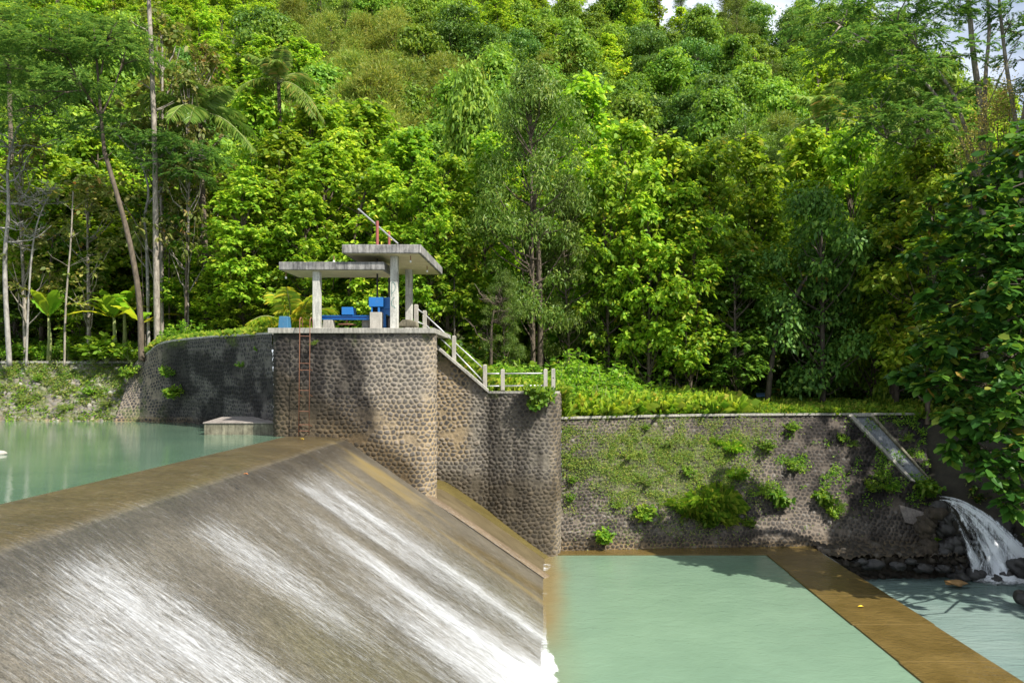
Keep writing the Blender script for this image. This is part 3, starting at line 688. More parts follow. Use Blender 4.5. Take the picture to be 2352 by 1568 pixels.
link('spillway', qmesh('spillway', P3.reshape(-1, 3)-np.array(wr.location), QG, M_weir, {'algae': ((.75*np.exp(-((Y_-13.2)/1.7)**2)*ss(-5.5, -3.5, X_)+.5*np.exp(-((Y_-22)/1.6)**2)*ss(-4, -2, X_))*(.4+.9*fbm(X_*.5, Y_*1.2, 76))).ravel(), 'lip': (.85*ss(-7.22, -7.12, X_)*ss(-6.2, -7.0, X_+.5*(fbm(X_*0, Y_*1.6, 75)-.5))).ravel(), 'ochre': np.clip(och, 0, .9).ravel(), 'slime': np.clip(sli, 0, 1).ravel()}, smooth=True), wr)  # lip: dark look of the film curving over the brink, put into colour
# white water sliding down the face
def foam_strength(X, Y):
    dn = ss(-7.3, -1.0, X)
    w1 = Y+.35*(fbm(X*.5, Y*.7, 80)-.5)
    g = lambda c, s: np.exp(-((w1-c)/s)**2)
    f = 1.15*g(18.0, .65)*ss(-6.9, -3.6, X)+.7*g(19.9, .4)*ss(-6.9, -6.0, X)*ss(-1.2, -4.6, X)+.9*g(16.4, .9)*ss(-6.6, -1.0, X)*.9
    f += .9*g(14.3, .75)*ss(-6.7, -6.0, X)*ss(-2.2, -4.6, X)+1.0*g(10.9, .95)*ss(-7.0, -6.3, X)*ss(-1.8, -4.2, X)+.8*g(9.4, .8)*ss(-6.6, -5.8, X)+.5*g(8.0, .7)*ss(-6.0, -5, X)
    f += .55*g(21.2, .5)*ss(-6.5, -5, X)+.4*ss(-5, 0, X)*g(16, 4.0)+.35*ss(-7, -6, X)*g(22, 2)
    f += .4*ss(-1.2, 0, X)*ss(22, 18, Y)+.28*ss(-4.5, -1, X)*g(16.8, 2.6)+.3*ss(-6.8, -6, X)*g(20.6, 1.6)
    tw = .55*np.maximum(0, fbm(X*.35+9, Y*3.2, 83)-.42)*ss(-6.9, -5.2, X)*4*(.35+g(16.5, 5))
    return (f*(.72+.5*fbm(X*.6, Y*4.5, 84))+.35*tw)*ss(-7.35, -6.9, X)-.03*ss(-7.0, -7.4, X)  # on the crest a faint white veil stands in for ripple highlights
SF = np.linspace(.12, .985, 180); YF = np.linspace(2.0, 27.6, 240)
a1, b1 = np.meshgrid(SF, YF, indexing='ij'); pp = pf(a1); PF = np.stack([pp[..., 0], b1, pp[..., 1]], -1)
nrm = np.array([.57, 0, .82]); PF = PF+nrm*(.03+.05*fbm(PF[..., 0]*3, b1*6, 81))[..., None]
i1 = np.arange(a1.size).reshape(a1.shape); Q1 = np.stack([i1[:-1, :-1], i1[1:, :-1], i1[1:, 1:], i1[:-1, 1:]], -1).reshape(-1, 4)
def foam_mat(name, streak=(1.2, 9, 1.2), col=(.66, .68, .70), lo=.5, hi=1.15, fg=.5, amax=.9, fine=(3.2, 10, 3.2)):
    """white water: coverage grows with the mesh's own foam value and is torn into streaks and flecks by noise"""
    m, t, p, out = nmat(name)
    a = noise(t, objco(t, streak), 1.8, 9, .8, .7); b = noise(t, objco(t, fine), 2.6, 6, .9, 1.0)
    c = noise(t, objco(t, (streak[0]*.5, streak[1]*1.6, streak[2]*.5)), 2.4, 6, .75, .4)
    s = math_(t, 'ADD', math_(t, 'MULTIPLY', math_(t, 'SUBTRACT', a, .5), 1.5), math_(t, 'ADD', math_(t, 'MULTIPLY', math_(t, 'SUBTRACT', b, .5), 1.2), math_(t, 'MULTIPLY', math_(t, 'SUBTRACT', c, .5), 1.5)))
    v = math_(t, 'ADD', s, math_(t, 'MULTIPLY', attr(t, 'foam'), fg))
    mr = t.nodes.new('ShaderNodeMapRange'); mr.interpolation_type = 'SMOOTHSTEP'; mr.inputs[1].default_value = lo; mr.inputs[2].default_value = hi; mr.inputs[4].default_value = amax
    t.links.new(v, mr.inputs[0])
    p.inputs['Base Color'].default_value = (*col, 1); p.inputs['Roughness'].default_value = .5
    bump(t, v, .35, .02, p)
    t.links.new(mr.outputs[0], p.inputs['Alpha'])
    return m
M_foam = foam_mat('white_water', (1.6, 8, 1.6), lo=.02, hi=1.5, fg=.60, amax=.84, col=(.64, .66, .68))
o = link('flowing_water', qmesh('flowing_water', PF.reshape(-1, 3), Q1, M_foam, {'foam': foam_strength(PF[..., 0], b1).ravel()}, smooth=True)); o['kind'] = 'structure'
# stilling pool, upstream river, lower river
def water_mat(name, col, col2, rough=.06, sc=(1, 1, 1), bs=.5, bd=.03, attrcol=None):
    m, t, p, o = nmat(name)
    c = mix(t, ramp(t, noise(t, objco(t, sc), .5, 4, .6), [(.35, 0.0), (.65, 1.0)]), col, col2)
    if attrcol: c = mix(t, attr(t, 'shallow'), c, attrcol)
    t.links.new(c, p.inputs['Base Color']); p.inputs['Roughness'].default_value = rough; p.inputs['IOR'].default_value = 1.33
    h = math_(t, 'ADD', noise(t, objco(t, (sc[0]*1.6, sc[1]*2.3, 1)), 1.4, 4, .5, .8), math_(t, 'MULTIPLY', noise(t, objco(t, (sc[0]*5, sc[1]*9, 1)), 2, 3, .5), .35))
    bump(t, h, bs, bd, p)
    return m
M_pool = water_mat('milky_green_water', (.130, .205, .140), (.150, .232, .158), .09, (.8, .8, .8), .5, .045, (.19, .125, .045))
xs = np.linspace(-.15, 9.0, 70); ys = np.linspace(2, 31.2, 120); XX, YY2 = np.meshgrid(xs, ys, indexing='ij')
sh = np.clip(ss(.95, .05, XX-.5*(fbm(XX*.6, YY2*.5, 90)-.4))*ss(19.5, 23, YY2)*.62+.22*ss(1.3, .1, XX)+.8*ss(30.75, 31.05, YY2)*0+.35*ss(8.6, 9.0, XX)*0, 0, .9)
ii = np.arange(XX.size).reshape(XX.shape); Q2 = np.stack([ii[:-1, :-1], ii[1:, :-1], ii[1:, 1:], ii[:-1, 1:]], -1).reshape(-1, 4)
link('pool_water', qmesh('pool_water', np.stack([XX, YY2, XX*0], -1).reshape(-1, 3), Q2, M_pool, {'shallow': sh.ravel()}))['kind'] = 'structure'
M_riv = water_mat('river_water', (.085, .15, .10), (.11, .18, .12), .035, (.5, 1.0, .5), .16, .03)
def plane(name, x0, x1, y0, y1, z, mat):
    o = MB().add([(x0, y0, z), (x1, y0, z), (x1, y1, z), (x0, y1, z)], [(0, 1, 2, 3)]).build(name, mat); o['kind'] = 'structure'; return o
plane('upstream_river_water', -90, -9.2, 2, 37.2, 5.055, M_riv)
M_lowr = water_mat('lower_river_water', (.14, .205, .185), (.185, .25, .225), .08, (.35, 1.2, .5), .8, .06)
plane('lower_river_water', 11.3, 24, 2, 33.5, -1.0, M_lowr)
# riverbed far below so that nothing is hollow
M_bed = concrete('riverbed_silt', (.10, .085, .05), (.16, .14, .09), .8, False)
plane('riverbed', -200, 200, -40, 60, -2.6, M_bed)
# end sill and ledge, awash with brown shallow water
M_sill = water_mat('brown_shallow_water', (.085, .058, .016), (.135, .093, .030), .12, (1.1, 1.1, 1), .9, .05)
es = empty('end_sill', (10, 20, 0), 'long brown concrete end sill awash between the green pool and the lower river', 'sill')
sb = MB(); [sb.box(8.95+.02*math.sin(k*2.3), 11.33+.025*math.cos(k*1.7), 2+k*2.9, 2+k*2.9+(2.885 if k < 9 else 2.9), -2, .05+.004*math.sin(k*5)) for k in range(10)]; sb.build('sill_beam', M_sill, es, .03)
MB().box(.3, 11.33, 31.021, 32.7, -2, .046).build('ledge', M_sill, es, .02)
# sluice chute behind the pier, its dividing ridge and the fillet along the wing wall
M_chute = wet_mat('ochre_chute_concrete', [(.3, (.075, .06, .032)), (.5, (.115, .09, .05)), (.7, (.16, .13, .08))], .3, extra=None)
M_yel = wet_mat('yellow_algae_concrete', [(.3, (.07, .055, .016)), (.6, (.115, .09, .028)), (.8, (.155, .125, .05))], .3)
M_pink = wet_mat('pinkish_concrete', [(.3, (.13, .098, .062)), (.6, (.19, .14, .09)), (.8, (.26, .19, .13))], .3)
sc_ = empty('sluice_chute', (-3, 29.5, 2.5), 'narrow sluice chute between the pier line and the stone wing wall', 'chute')
cpz = smoothpath([(-5.4, 2.85), (-4.3, 2.85), (-3.6, 2.5), (0.02, -.02), (.4, -.3)], 2)
def chsheet(name, y0, y1, dz0, dz1, mat, rise=0, n=8):
    ysn = np.linspace(y0, y1, n); V = []
    for x, z in cpz:
        for k, y in enumerate(ysn):
            f_ = k/(n-1); V.append((x, y, z+dz0*(1-f_)+dz1*f_+rise*math.sin(math.pi*f_)))
    ix = np.arange(len(V)).reshape(len(cpz), n); Q = np.stack([ix[:-1, :-1], ix[1:, :-1], ix[1:, 1:], ix[:-1, 1:]], -1).reshape(-1, 4)
    link(name, qmesh(name, np.array(V)-np.array(sc_.location), Q, mat, smooth=True), sc_)
chsheet('floor', 28.0, 30.85, .02, .02, M_chute)
chsheet('dividing_ridge', 27.5, 28.2, .02, .02, M_pink, .13)
chsheet('fillet', 30.3, 31.4, -.02, .22, M_yel, .06)
# foam along the toe of the weir
m_foam2 = foam_mat('toe_foam', (5, 4, 5), (.78, .80, .81), .35, 1.1, .8, .97, (9, 9, 9))
xf = np.linspace(-.12, 1.3, 26); yf2 = np.linspace(2, 30.8, 260); XF, YF2 = np.meshgrid(xf, yf2, indexing='ij')
edge = .30+.8*fbm(YF2*1.6, YF2*0, 95)*ss(23, 15, YF2)+.5*ss(14, 9, YF2)+.5*np.exp(-((YF2-29.2)/.5)**2)
fs = -.7+2.6*ss(edge, edge*.1, XF)*(.25+.9*ss(22.5, 19, YF2)*(.5+.7*ss(.35, .6, fbm(YF2*1.1, YF2*0+3, 96)))+.30*np.exp(-((YF2-29.0)/.9)**2)*(.4+1.2*fbm(XF*5, YF2*5, 99))+.25*np.exp(-((YF2-25.5)/.25)**2))
ZF = .015+.05*fbm(XF*4, YF2*4, 97)*np.clip(fs, 0, 1)
i3 = np.arange(XF.size).reshape(XF.shape); Q3 = np.stack([i3[:-1, :-1], i3[1:, :-1], i3[1:, 1:], i3[:-1, 1:]], -1).reshape(-1, 4)
link('toe_foam', qmesh('toe_foam', np.stack([XF, YF2, ZF], -1).reshape(-1, 3), Q3, m_foam2, {'foam': fs.ravel()}, smooth=True))['kind'] = 'structure'

# ---- right bank, rocks, waterfall
ordn0 = ['second', 'third', 'fifth', 'sixth', 'first', 'fourth']
def rock(name, c, r, mat, label=None, cat_=None, group=None, seed=0, sq=(1, 1, .7)):
    n = 14; th = np.linspace(0, math.pi, n); ph = np.linspace(0, 2*math.pi, 2*n+1)[:-1]
    T_, P_ = np.meshgrid(th, ph, indexing='ij')
    d = np.stack([np.sin(T_)*np.cos(P_), np.sin(T_)*np.sin(P_), np.cos(T_)], -1)
    k = 1+1.3*(fbm(d[..., 0]*1.6+d[..., 2]+5+seed*3.1, d[..., 1]*1.6-d[..., 2]*.7+9, seed, 3)-.5)+.30*(fbm(d[..., 0]*6+d[..., 2]*3+5, d[..., 1]*6+9, seed+4, 2)-.5)
    V = d*k[..., None]*r*np.array(sq)
    m2 = 2*n; ix = np.arange(n*m2).reshape(n, m2); ixr = np.roll(ix, -1, 1)
    Q = np.stack([ix[:-1], ix[1:], ixr[1:], ixr[:-1]], -1).reshape(-1, 4)
    o = link(name, qmesh(name, V.reshape(-1, 3), Q, mat, smooth=True), None, c)
    return tag(o, label, cat_, group)
M_outlet = concrete('damp_brown_rock', (.03, .024, .017), (.10, .075, .048), .5)
M_rockd = concrete('wet_dark_rock', (.018, .017, .016), (.06, .055, .05), .6, False); M_rockd.node_tree.nodes['Principled BSDF'].inputs['Roughness'].default_value = .55
M_rocko = concrete('orange_rock', (.30, .16, .05), (.40, .24, .10), .7, False)
M_rockp = concrete('pale_rock', (.25, .23, .2), (.42, .39, .34), .7, False)
M_bank = concrete('dark_earth', (.014, .013, .008), (.04, .034, .02), .6, False)
bb = smoothpath([(16.5, 32.3, -1.5), (17.6, 32.0, -1.5), (18.9, 31.0, -1.5), (19.6, 28, -1.5), (19.4, 24, -1.5), (18.8, 18, -1.5), (18.5, 2, -1.5)], 2)
bt = smoothpath([(17.6, 36.5, 5.38), (19.0, 35.4, 5.2), (20.6, 33.3, 4.9), (22.0, 30, 4.5), (22.6, 25, 4.05), (22.8, 16, 4.05), (22.9, 2, 4.1)], 2)
uu, vv = np.meshgrid(np.linspace(0, 1, 160), np.linspace(0, 1, 50), indexing='ij')
fb_, _ = pathfn(bb); ft_, _ = pathfn(bt); PB = fb_(uu)*(1-vv[..., None])+ft_(uu)*vv[..., None]
PB += (np.array([-.7, -.6, .4])*(fbm(uu*22, vv*6, 101)-.5)[..., None]*np.sin(np.pi*vv)[..., None]*1.3)
ib = np.arange(uu.size).reshape(uu.shape); Qb = np.stack([ib[:-1, :-1], ib[1:, :-1], ib[1:, 1:], ib[:-1, 1:]], -1).reshape(-1, 4)
link('river_bank', qmesh('river_bank', PB.reshape(-1, 3), Qb, M_bank, smooth=True))['kind'] = 'structure'
# undercut stony footing between the sill and the waterfall
ft2 = empty('stony_footing', (14, 31.6, -.5), 'ragged undercut stone footing under the wall, right of the brown sill', 'stone footing')
fx = smoothpath([(11.36, 31.3, 0), (12.2, 30.9, 0), (13.4, 31.15, 0), (14.8, 31.2, 0), (16.2, 31.3, 0), (17.6, 31.4, 0)], 2)
ptop = [(x, y, -.12+.05*math.sin(x*5)) for x, y, z in fx]; pback = [(x, 32.6, .12) for x, y, z in fx]
masonry('footing_top', ptop, pback, .05, .30, .26, .12, M_low, ft2, 23, .4, .15, lambda u, v, P: dict(dark=.5+0*u, wet=.5+0*u, tan=.5+0*u))
masonry('footing_face', [(x, y+.35, -1.6) for x, y, z in ptop], ptop, .05, .34, .24, .18, M_low, ft2, 24, .42, .15, lambda u, v, P: dict(dark=.75+0*u, wet=.7+0*u))
grp = 'dark wet boulders in the foam below the waterfall'
for i, (x, y, r, Yd, lb) in enumerate(((2207, 1328, .26, 30.6, 'smaller dark wet boulder left of the others below the waterfall'), (2292, 1330, .22, 30.5, 'small dark boulder with foam around it at the waterfall foot'),
        (2243, 1321, .36, 30.9, 'rounded black boulder in the middle of the white foam'), (2345, 1300, .5, 30.9, 'large black boulder under the falling water at the frame edge'),
        (2358, 1372, .33, 27.2, 'brown boulder at the right frame edge, in the lower river'), (2310, 1318, .3, 31.0, 'dark boulder between the black one and the frame edge'))):
    rock('boulder', W(x, y, Yd), r, M_rockd, lb, 'boulder', grp, i)
for i, (x, y, r) in enumerate(((2005, 1296, .3), (2060, 1300, .26), (2120, 1305, .3), (2165, 1306, .25), (1975, 1290, .22), (2090, 1290, .2))):
    rock('footing_stone', W(x, y, 31.0), r, M_rockd, f'{ordn0[i]} dark loose stone, counted from the left, along the undercut footing', 'stone', 'loose stones along the undercut footing', i+20, (1.3, .8, .6))
rock('orange_stone', W(2192, 1338, 29.9), .3, M_rocko, 'flat orange stone just above the lower river surface', 'stone', None, 31, (1.3, .8, .3))
rock('pale_rock', (xz(-4, 21.5), 21.5, 5.08), .17, M_rockp, 'small pale rock pile at the left frame edge in the upstream water', 'rock', None, 33, (1.5, 1, .45))
# waterfall: a jet leaving the outlet and fanning out as it drops
m_fall = foam_mat('falling_water', (5, 5, 1.1), (.92, .95, .98), .15, .9, .9, .93, (9, 9, 3.5))
A0 = np.array([xz(2140, 31.8), 31.8, zy(1142, 31.8)]); n1, n2 = 70, 60
tt, aa = np.meshgrid(np.linspace(0, 1, n1), np.linspace(0, 1, n2), indexing='ij')
reach = .9+3.5*aa
zz = A0[2]-.05-tt**1.7*(A0[2]+1.0); XW = A0[0]+.15+reach*tt**.95*1.0+.25*aa; YW = A0[1]-.2-.9*tt*(1-aa*.5)-aa*.1+.12*(fbm(aa*9, tt*5, 110)-.5)
XW += .5*(fbm(aa*12, tt*7, 111)-.5)*tt; YW += .5*(fbm(aa*14+3, tt*4, 112)-.5)*tt
iw = np.arange(tt.size).reshape(tt.shape); Qw = np.stack([iw[:-1, :-1], iw[1:, :-1], iw[1:, 1:], iw[:-1, 1:]], -1).reshape(-1, 4)
fsw = .35+.75*aa+1.6*(fbm(aa*16, tt*2.2, 113)-.5)-1.2*ss(.92, 1, aa+.08*fbm(tt*12, 0*tt, 114))-.7*ss(.1, 0, aa)+.35*ss(.6, 1, tt)+.4*ss(.12, 0, tt)-.25*np.exp(-((aa-.25)/.15)**2)
link('waterfall', qmesh('waterfall', np.stack([XW, YW, zz], -1).reshape(-1, 3), Qw, m_fall, {'foam': fsw.ravel()}, smooth=True))['kind'] = 'structure'
YW2 = YW+.25; XW2 = XW*1.0+.1
link('waterfall', qmesh('waterfall', np.stack([XW2, YW2, zz+.1], -1).reshape(-1, 3), Qw, m_fall, {'foam': fsw.ravel()*.8}, smooth=True))['kind'] = 'structure'
# splash pool at its foot
xf = np.linspace(14.5, 20.5, 60); yf2 = np.linspace(28.2, 31.6, 40); XF, YF2 = np.meshgrid(xf, yf2, indexing='ij')
fs = -.6+2.3*np.exp(-((XF-18.4)/1.5)**2-((YF2-30.7)/.8)**2)+.5*(fbm(XF*2, YF2*2, 121)-.5)
i4 = np.arange(XF.size).reshape(XF.shape); Q4 = np.stack([i4[:-1, :-1], i4[1:, :-1], i4[1:, 1:], i4[:-1, 1:]], -1).reshape(-1, 4)
link('splash_foam', qmesh('splash_foam', np.stack([XF, YF2, -.975+.35*fbm(XF*3, YF2*3, 120)*np.clip(fs-.3, 0, 1)], -1).reshape(-1, 3), Q4, m_foam2, {'foam': fs.ravel()}, smooth=True))['kind'] = 'structure'
M_ledge = M_outlet
og = 'dark jagged rocks under the waterfall'
rq = np.random.default_rng(404); wrk = []
for i in range(46):
    x = rq.uniform(2120, 2345); y = rq.uniform(1180, 1318) if x > 2160 else rq.uniform(1150, 1315)
    if y < 1150+(x-2140)*.35: continue
    wrk.append((x, y, rq.uniform(.18, .42), 31.5+.5*(1315-y)/150))
wrk.sort()
wn = ['brown', 'black', 'blackish', 'dark', 'wet', 'jagged']
ow = ['leftmost', 'second leftmost', 'third leftmost', 'fourth leftmost', 'fifth leftmost', 'sixth leftmost', 'seventh leftmost', 'eighth leftmost', 'ninth leftmost', 'tenth leftmost', 'eleventh leftmost', 'twelfth leftmost', 'thirteenth leftmost', 'fourteenth leftmost', 'fifteenth leftmost', 'sixteenth leftmost', 'seventeenth leftmost', 'eighteenth leftmost']
cnt = {}
for i, (x, y, r, Yd) in enumerate(wrk):
    hgt = 'top' if y < 1205 else ('upper' if y < 1245 else ('lower' if y < 1285 else 'bottom')); k = cnt[hgt] = cnt.get(hgt, -1)+1
    rock('wet_rock', W(x, y, Yd), r, M_outlet if x < 2150 else M_rockd, f'{ow[min(k, 17)]} dark rock in the {hgt} row behind the waterfall', 'rock', og, i+40, (1.1, .8, .8))
# small spill over the sill's far corner
yy3, tt3 = np.meshgrid(np.linspace(27.9, 31.2, 50), np.linspace(0, 1, 16), indexing='ij')
XS = 11.30+.12*tt3+.22*tt3**2; ZS = .07-1.05*tt3**1.6
i5 = np.arange(yy3.size).reshape(yy3.shape); Q5 = np.stack([i5[:-1, :-1], i5[1:, :-1], i5[1:, 1:], i5[:-1, 1:]], -1).reshape(-1, 4)
link('sill_spill', qmesh('sill_spill', np.stack([XS, yy3, ZS], -1).reshape(-1, 3), Q5, m_fall, {'foam': (1.1*ss(28.6, 30.6, yy3)).ravel()}, smooth=True))['kind'] = 'structure'
# fallen leaves
def fallen(x, y, z, sz, mat, label):
    Yd = F*(CZ-z)/(y-HY); c = np.array([xz(x, Yd), Yd, z+.012])
    o = MB().add([c+(-sz, 0, 0), c+(-sz*.3, -sz*.6, .02), c+(sz*.5, -sz*.5, .03), c+(sz, 0, .0), c+(sz*.4, sz*.5, .03), c+(-sz*.4, sz*.5, .02)], [(0, 1, 2, 3, 4, 5)]).build('fallen_leaf', mat)
    so = o.modifiers.new('solid', 'SOLIDIFY'); so.thickness = .004
    tag(o, label, 'leaf')
M_lfy = paint('yellow_leaf', (.75, .50, .03), .5, 0, 0); M_lfo = paint('orange_leaf', (.45, .17, .06), .5, 0, 0)
fallen(1977, 1393, .055, .10, M_lfy, 'bright yellow leaf lying on the brown sill')
fallen(693, 1009, 5.06, .08, M_lfy, 'small yellow leaf on the weir crest below the ladder')
fallen(563, 1090, 5.06, .07, M_lfo, 'small orange leaf on the weir crest left of the ladder')
# blue thing in the grass
o = MB().add([W(1736, 906, 39.6), W(1766, 906, 39.6), W(1768, 910, 39.1), W(1738, 911, 39.1), W(1736, 903, 40.2), W(1764, 903.5, 40.2)], [(0, 1, 2, 3), (0, 4, 5, 1)]).build('plastic_sheet', paint('blue_plastic', (.12, .22, .38), .3, 0, 0))
o.modifiers.new('solid', 'SOLIDIFY').thickness = .02
tag(o, 'crumpled blue plastic sheet in the grass at the forest edge', 'plastic sheet')
# ================================================================== PART 4 : vegetation
# ---- tree prototypes
TK = [meshes('teak', 100+i, 'teak', 'brown') for i in range(5)]
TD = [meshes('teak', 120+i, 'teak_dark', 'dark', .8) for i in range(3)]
BR = [meshes('brown', 140+i, 'brown', 'pale') for i in range(3)]
GR = [meshes('grey', 160+i, 'grey', 'brown') for i in range(2)]
DN = [meshes('dense', 180+i, 'dense', 'dark', 1.3) for i in range(3)]
FN = [meshes('fine', 200+i, 'fine', 'brown', 1.2) for i in range(2)]
VN = [meshes('vine', 220+i, 'vine', 'brown', 1.2) for i in range(3)]
PROTO = dict(teak=TK, teak_dark=TD, brown=BR, grey=GR, dense=DN, fine=FN, vine=VN)
HK = dict(teak=12, teak_dark=12, brown=12, grey=13, dense=9, fine=9, vine=9)
NAMES = dict(teak='broadleaf_tree', teak_dark='broadleaf_tree', brown='dry_leaved_tree', grey='small_leaved_tree', dense='dense_tree', fine='feathery_tree', vine='vine_covered_tree')
def place(kind, x, ytop, Y, wpx, label, group=None, rot=None, var=None, sink=0):
    """a tree whose foot is on the ground at depth Y and whose top reaches ytop"""
    X = xz(x, Y); g_ = float(ground(X, Y))-sink; H = zy(ytop, Y)-g_
    tk, ck = PROTO[kind][var if var is not None else random.randrange(len(PROTO[kind]))]
    e = empty(NAMES[kind], (X, Y, g_), label, 'tree', group)
    sz = H/HK[kind]; sxy = (wpx/F*Y)/(2*KIND[kind.replace('_dark', '')][2]*1.15)
    e.scale = (sxy, sxy, sz); e.rotation_euler = (0, 0, rot if rot is not None else random.random()*6.28)
    link('trunk', tk, e); link('crown', ck, e)
    return e
G1 = 'broad-leaved trees along the forest edge'
front = [
 # kind, x, top y, depth, crown width px, label
 ('teak', 560, 395, 38.5, 190, 'low broad-leaved tree with large pale leaves left of the stub block and small roof'),
 ('teak', 655, 300, 42, 210, 'bright broad-leaved tree rising behind the lower concrete roof'),
 ('teak', 745, 335, 40, 210, 'broad-leaved tree filling the gap above the two roofs'),
 ('teak', 845, 240, 45, 230, 'taller bright broad-leaved tree behind the red pipes'),
 ('teak', 940, 300, 42, 210, 'broad-leaved tree with pale tips just right of the red pipes'),
 ('teak', 1030, 350, 39.5, 190, 'broad-leaved tree behind the top of the sloping railing'),
 ('teak', 1350, 180, 46, 260, 'tallest bright broad-leaved tree right of the greyish tree'),
 ('teak', 1440, 270, 42, 230, 'yellow-green broad-leaved tree above the weeds, right of the greyish tree'),
 ('teak', 1540, 310, 40, 240, 'broad-leaved tree in the middle of the right forest edge with a low skirt of leaves'),
 ('teak', 1640, 330, 41, 230, 'broad-leaved tree left of the dark leaning tree, with dangling leaves'),
 ('teak', 1720, 300, 44, 230, 'bright-topped broad-leaved tree behind the dark leaning tree'),
 ('teak', 1960, 290, 43, 220, 'sunlit broad-leaved treetop between the dark leaning tree and the feathery tree'),
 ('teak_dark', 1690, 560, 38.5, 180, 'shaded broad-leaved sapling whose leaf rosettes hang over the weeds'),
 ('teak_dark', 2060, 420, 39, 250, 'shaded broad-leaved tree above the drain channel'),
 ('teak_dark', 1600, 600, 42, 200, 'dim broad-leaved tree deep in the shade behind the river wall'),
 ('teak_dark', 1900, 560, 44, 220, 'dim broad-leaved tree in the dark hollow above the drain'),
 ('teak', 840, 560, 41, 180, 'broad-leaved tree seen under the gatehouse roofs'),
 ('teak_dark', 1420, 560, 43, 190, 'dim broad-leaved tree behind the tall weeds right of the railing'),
 ('teak', 470, 560, 44.0, 170, 'low broad-leaved sapling right of the pale trunks'),
 ('teak', 150, 430, 46.0, 230, 'broad-leaved tree behind the thin leaning pole trunk'),
 ('teak', 60, 420, 48.0, 230, 'broad-leaved tree behind the bare white branches'),
 ('teak', 255, 460, 47.0, 200, 'broad-leaved tree behind the banana plants'),
 ('teak', 380, 440, 47.0, 220, 'broad-leaved tree behind the pale straight trunk'),
 ('brown', 370, 20, 40.5, 250, 'tall dry-leaved tree with sparse olive and orange leaves above the palm'),
 ('brown', 470, 90, 42.5, 190, 'smaller dry-leaved tree between the palms'),
 ('brown', 60, 300, 40, 200, 'dry-leaved tree with olive leaves at the left frame edge'),
 ('brown', 205, 400, 40.5, 190, 'dry-leaved tree with sparse leaves behind the feathery tree stems'),
 ('grey', 1225, 145, 38.5, 330, 'large greyish tree with tiny leaves in the centre of the forest edge'),
 ('grey', 1160, 620, 36, 120, 'small greyish bush-like tree with bare twigs right of the sloping railing'),
 ('grey', 1310, 400, 39.5, 190, 'greyish small-leaved tree leaning out beside the large greyish one'),
 ('dense', 1890, 430, 39.0, 250, 'dark small-leaved tree leaning over the shaded terrace'),
 ('vine', 2010, 395, 41, 160, 'creeper-covered tree between sunlit treetop and dark bank'),
 ('teak', 2130, 330, 36, 240, 'olive-topped broad-leaved tree under the feathery tree stems'),
 ('vine', 1080, 170, 52, 170, 'creeper-covered tree peeping over the left shoulder of the large greyish tree'),
 ('teak_dark', 30, 640, 41.5, 150, 'low leafy sapling under the bare white branches'),
 ('teak', 200, 600, 42, 150, 'low leafy sapling behind the big banana plant'),
 ('teak', 420, 560, 40.5, 130, 'low leafy sapling right of the pale trunks above the curved wall'),
 ('teak', 500, 600, 39.5, 130, 'low leafy sapling above the grass of the curved wall'),
 ('teak', 560, 620, 38.5, 120, 'low leafy sapling left of the yellow palm'),
 ('brown', 430, 150, 39, 150, 'dry-leaved tree whose branches hide part of the large palm'),
 ('teak', 610, 420, 39.5, 180, 'low broad-leaved tree above the yellow palm'),
 ('teak', 700, 400, 38.8, 170, 'low broad-leaved tree right behind the left column'),
 ('teak', 790, 300, 42.5, 200, 'broad-leaved tree behind the end of the leaning pole'),
 ('teak', 985, 380, 38.5, 170, 'broad-leaved tree behind the right corner of the upper roof'),
 ('teak', 890, 380, 39.5, 180, 'broad-leaved tree directly behind the shorter red pipe'),
 ('teak', 1120, 300, 42, 200, 'broad-leaved tree between the sloping railing and the greyish tree'),
 ('teak', 1490, 380, 38.8, 190, 'broad-leaved tree with drooping bright leaves above the terrace bush'),
 ('teak', 1585, 420, 38.6, 190, 'lower broad-leaved tree left of the dim sapling'),
 ('teak', 1400, 380, 39.5, 170, 'broad-leaved tree right behind the last railing posts'),
 ('teak', 1860, 300, 46, 220, 'broad-leaved treetop above the dark leaning tree'),
 ('teak', 2050, 330, 40, 200, 'broad-leaved tree with lit top below the feathery branches'),
 ('teak', 95, 330, 44.5, 230, 'sunlit broad-leaved tree with large leaves left of the thin pole trunk'),
 ('teak', 190, 380, 45.0, 220, 'sunlit broad-leaved tree right of the thin pole trunk'),
 ('teak', 300, 420, 45.5, 220, 'sunlit broad-leaved tree between the leaning stem and straight trunk'),
 ('teak', 420, 360, 44.5, 210, 'sunlit broad-leaved tree under the large palm'),
 ('teak', 500, 400, 43.0, 190, 'sunlit broad-leaved tree whose leaves hang beside the pale trunks'),
 ('teak', 10, 380, 46.0, 230, 'sunlit broad-leaved tree at the left frame edge behind white branches'),
 ('teak', 590, 170, 50, 200, 'bright broad-leaved tree beside the second palm'),
 ('teak', 720, 215, 52, 220, 'yellowish broad-leaved tree above the lower roof'),
]
for k_, x, yt, Y, wpx, lb in front: place(k_, x, yt, Y, wpx, lb, G1 if 'teak' in k_ else None)
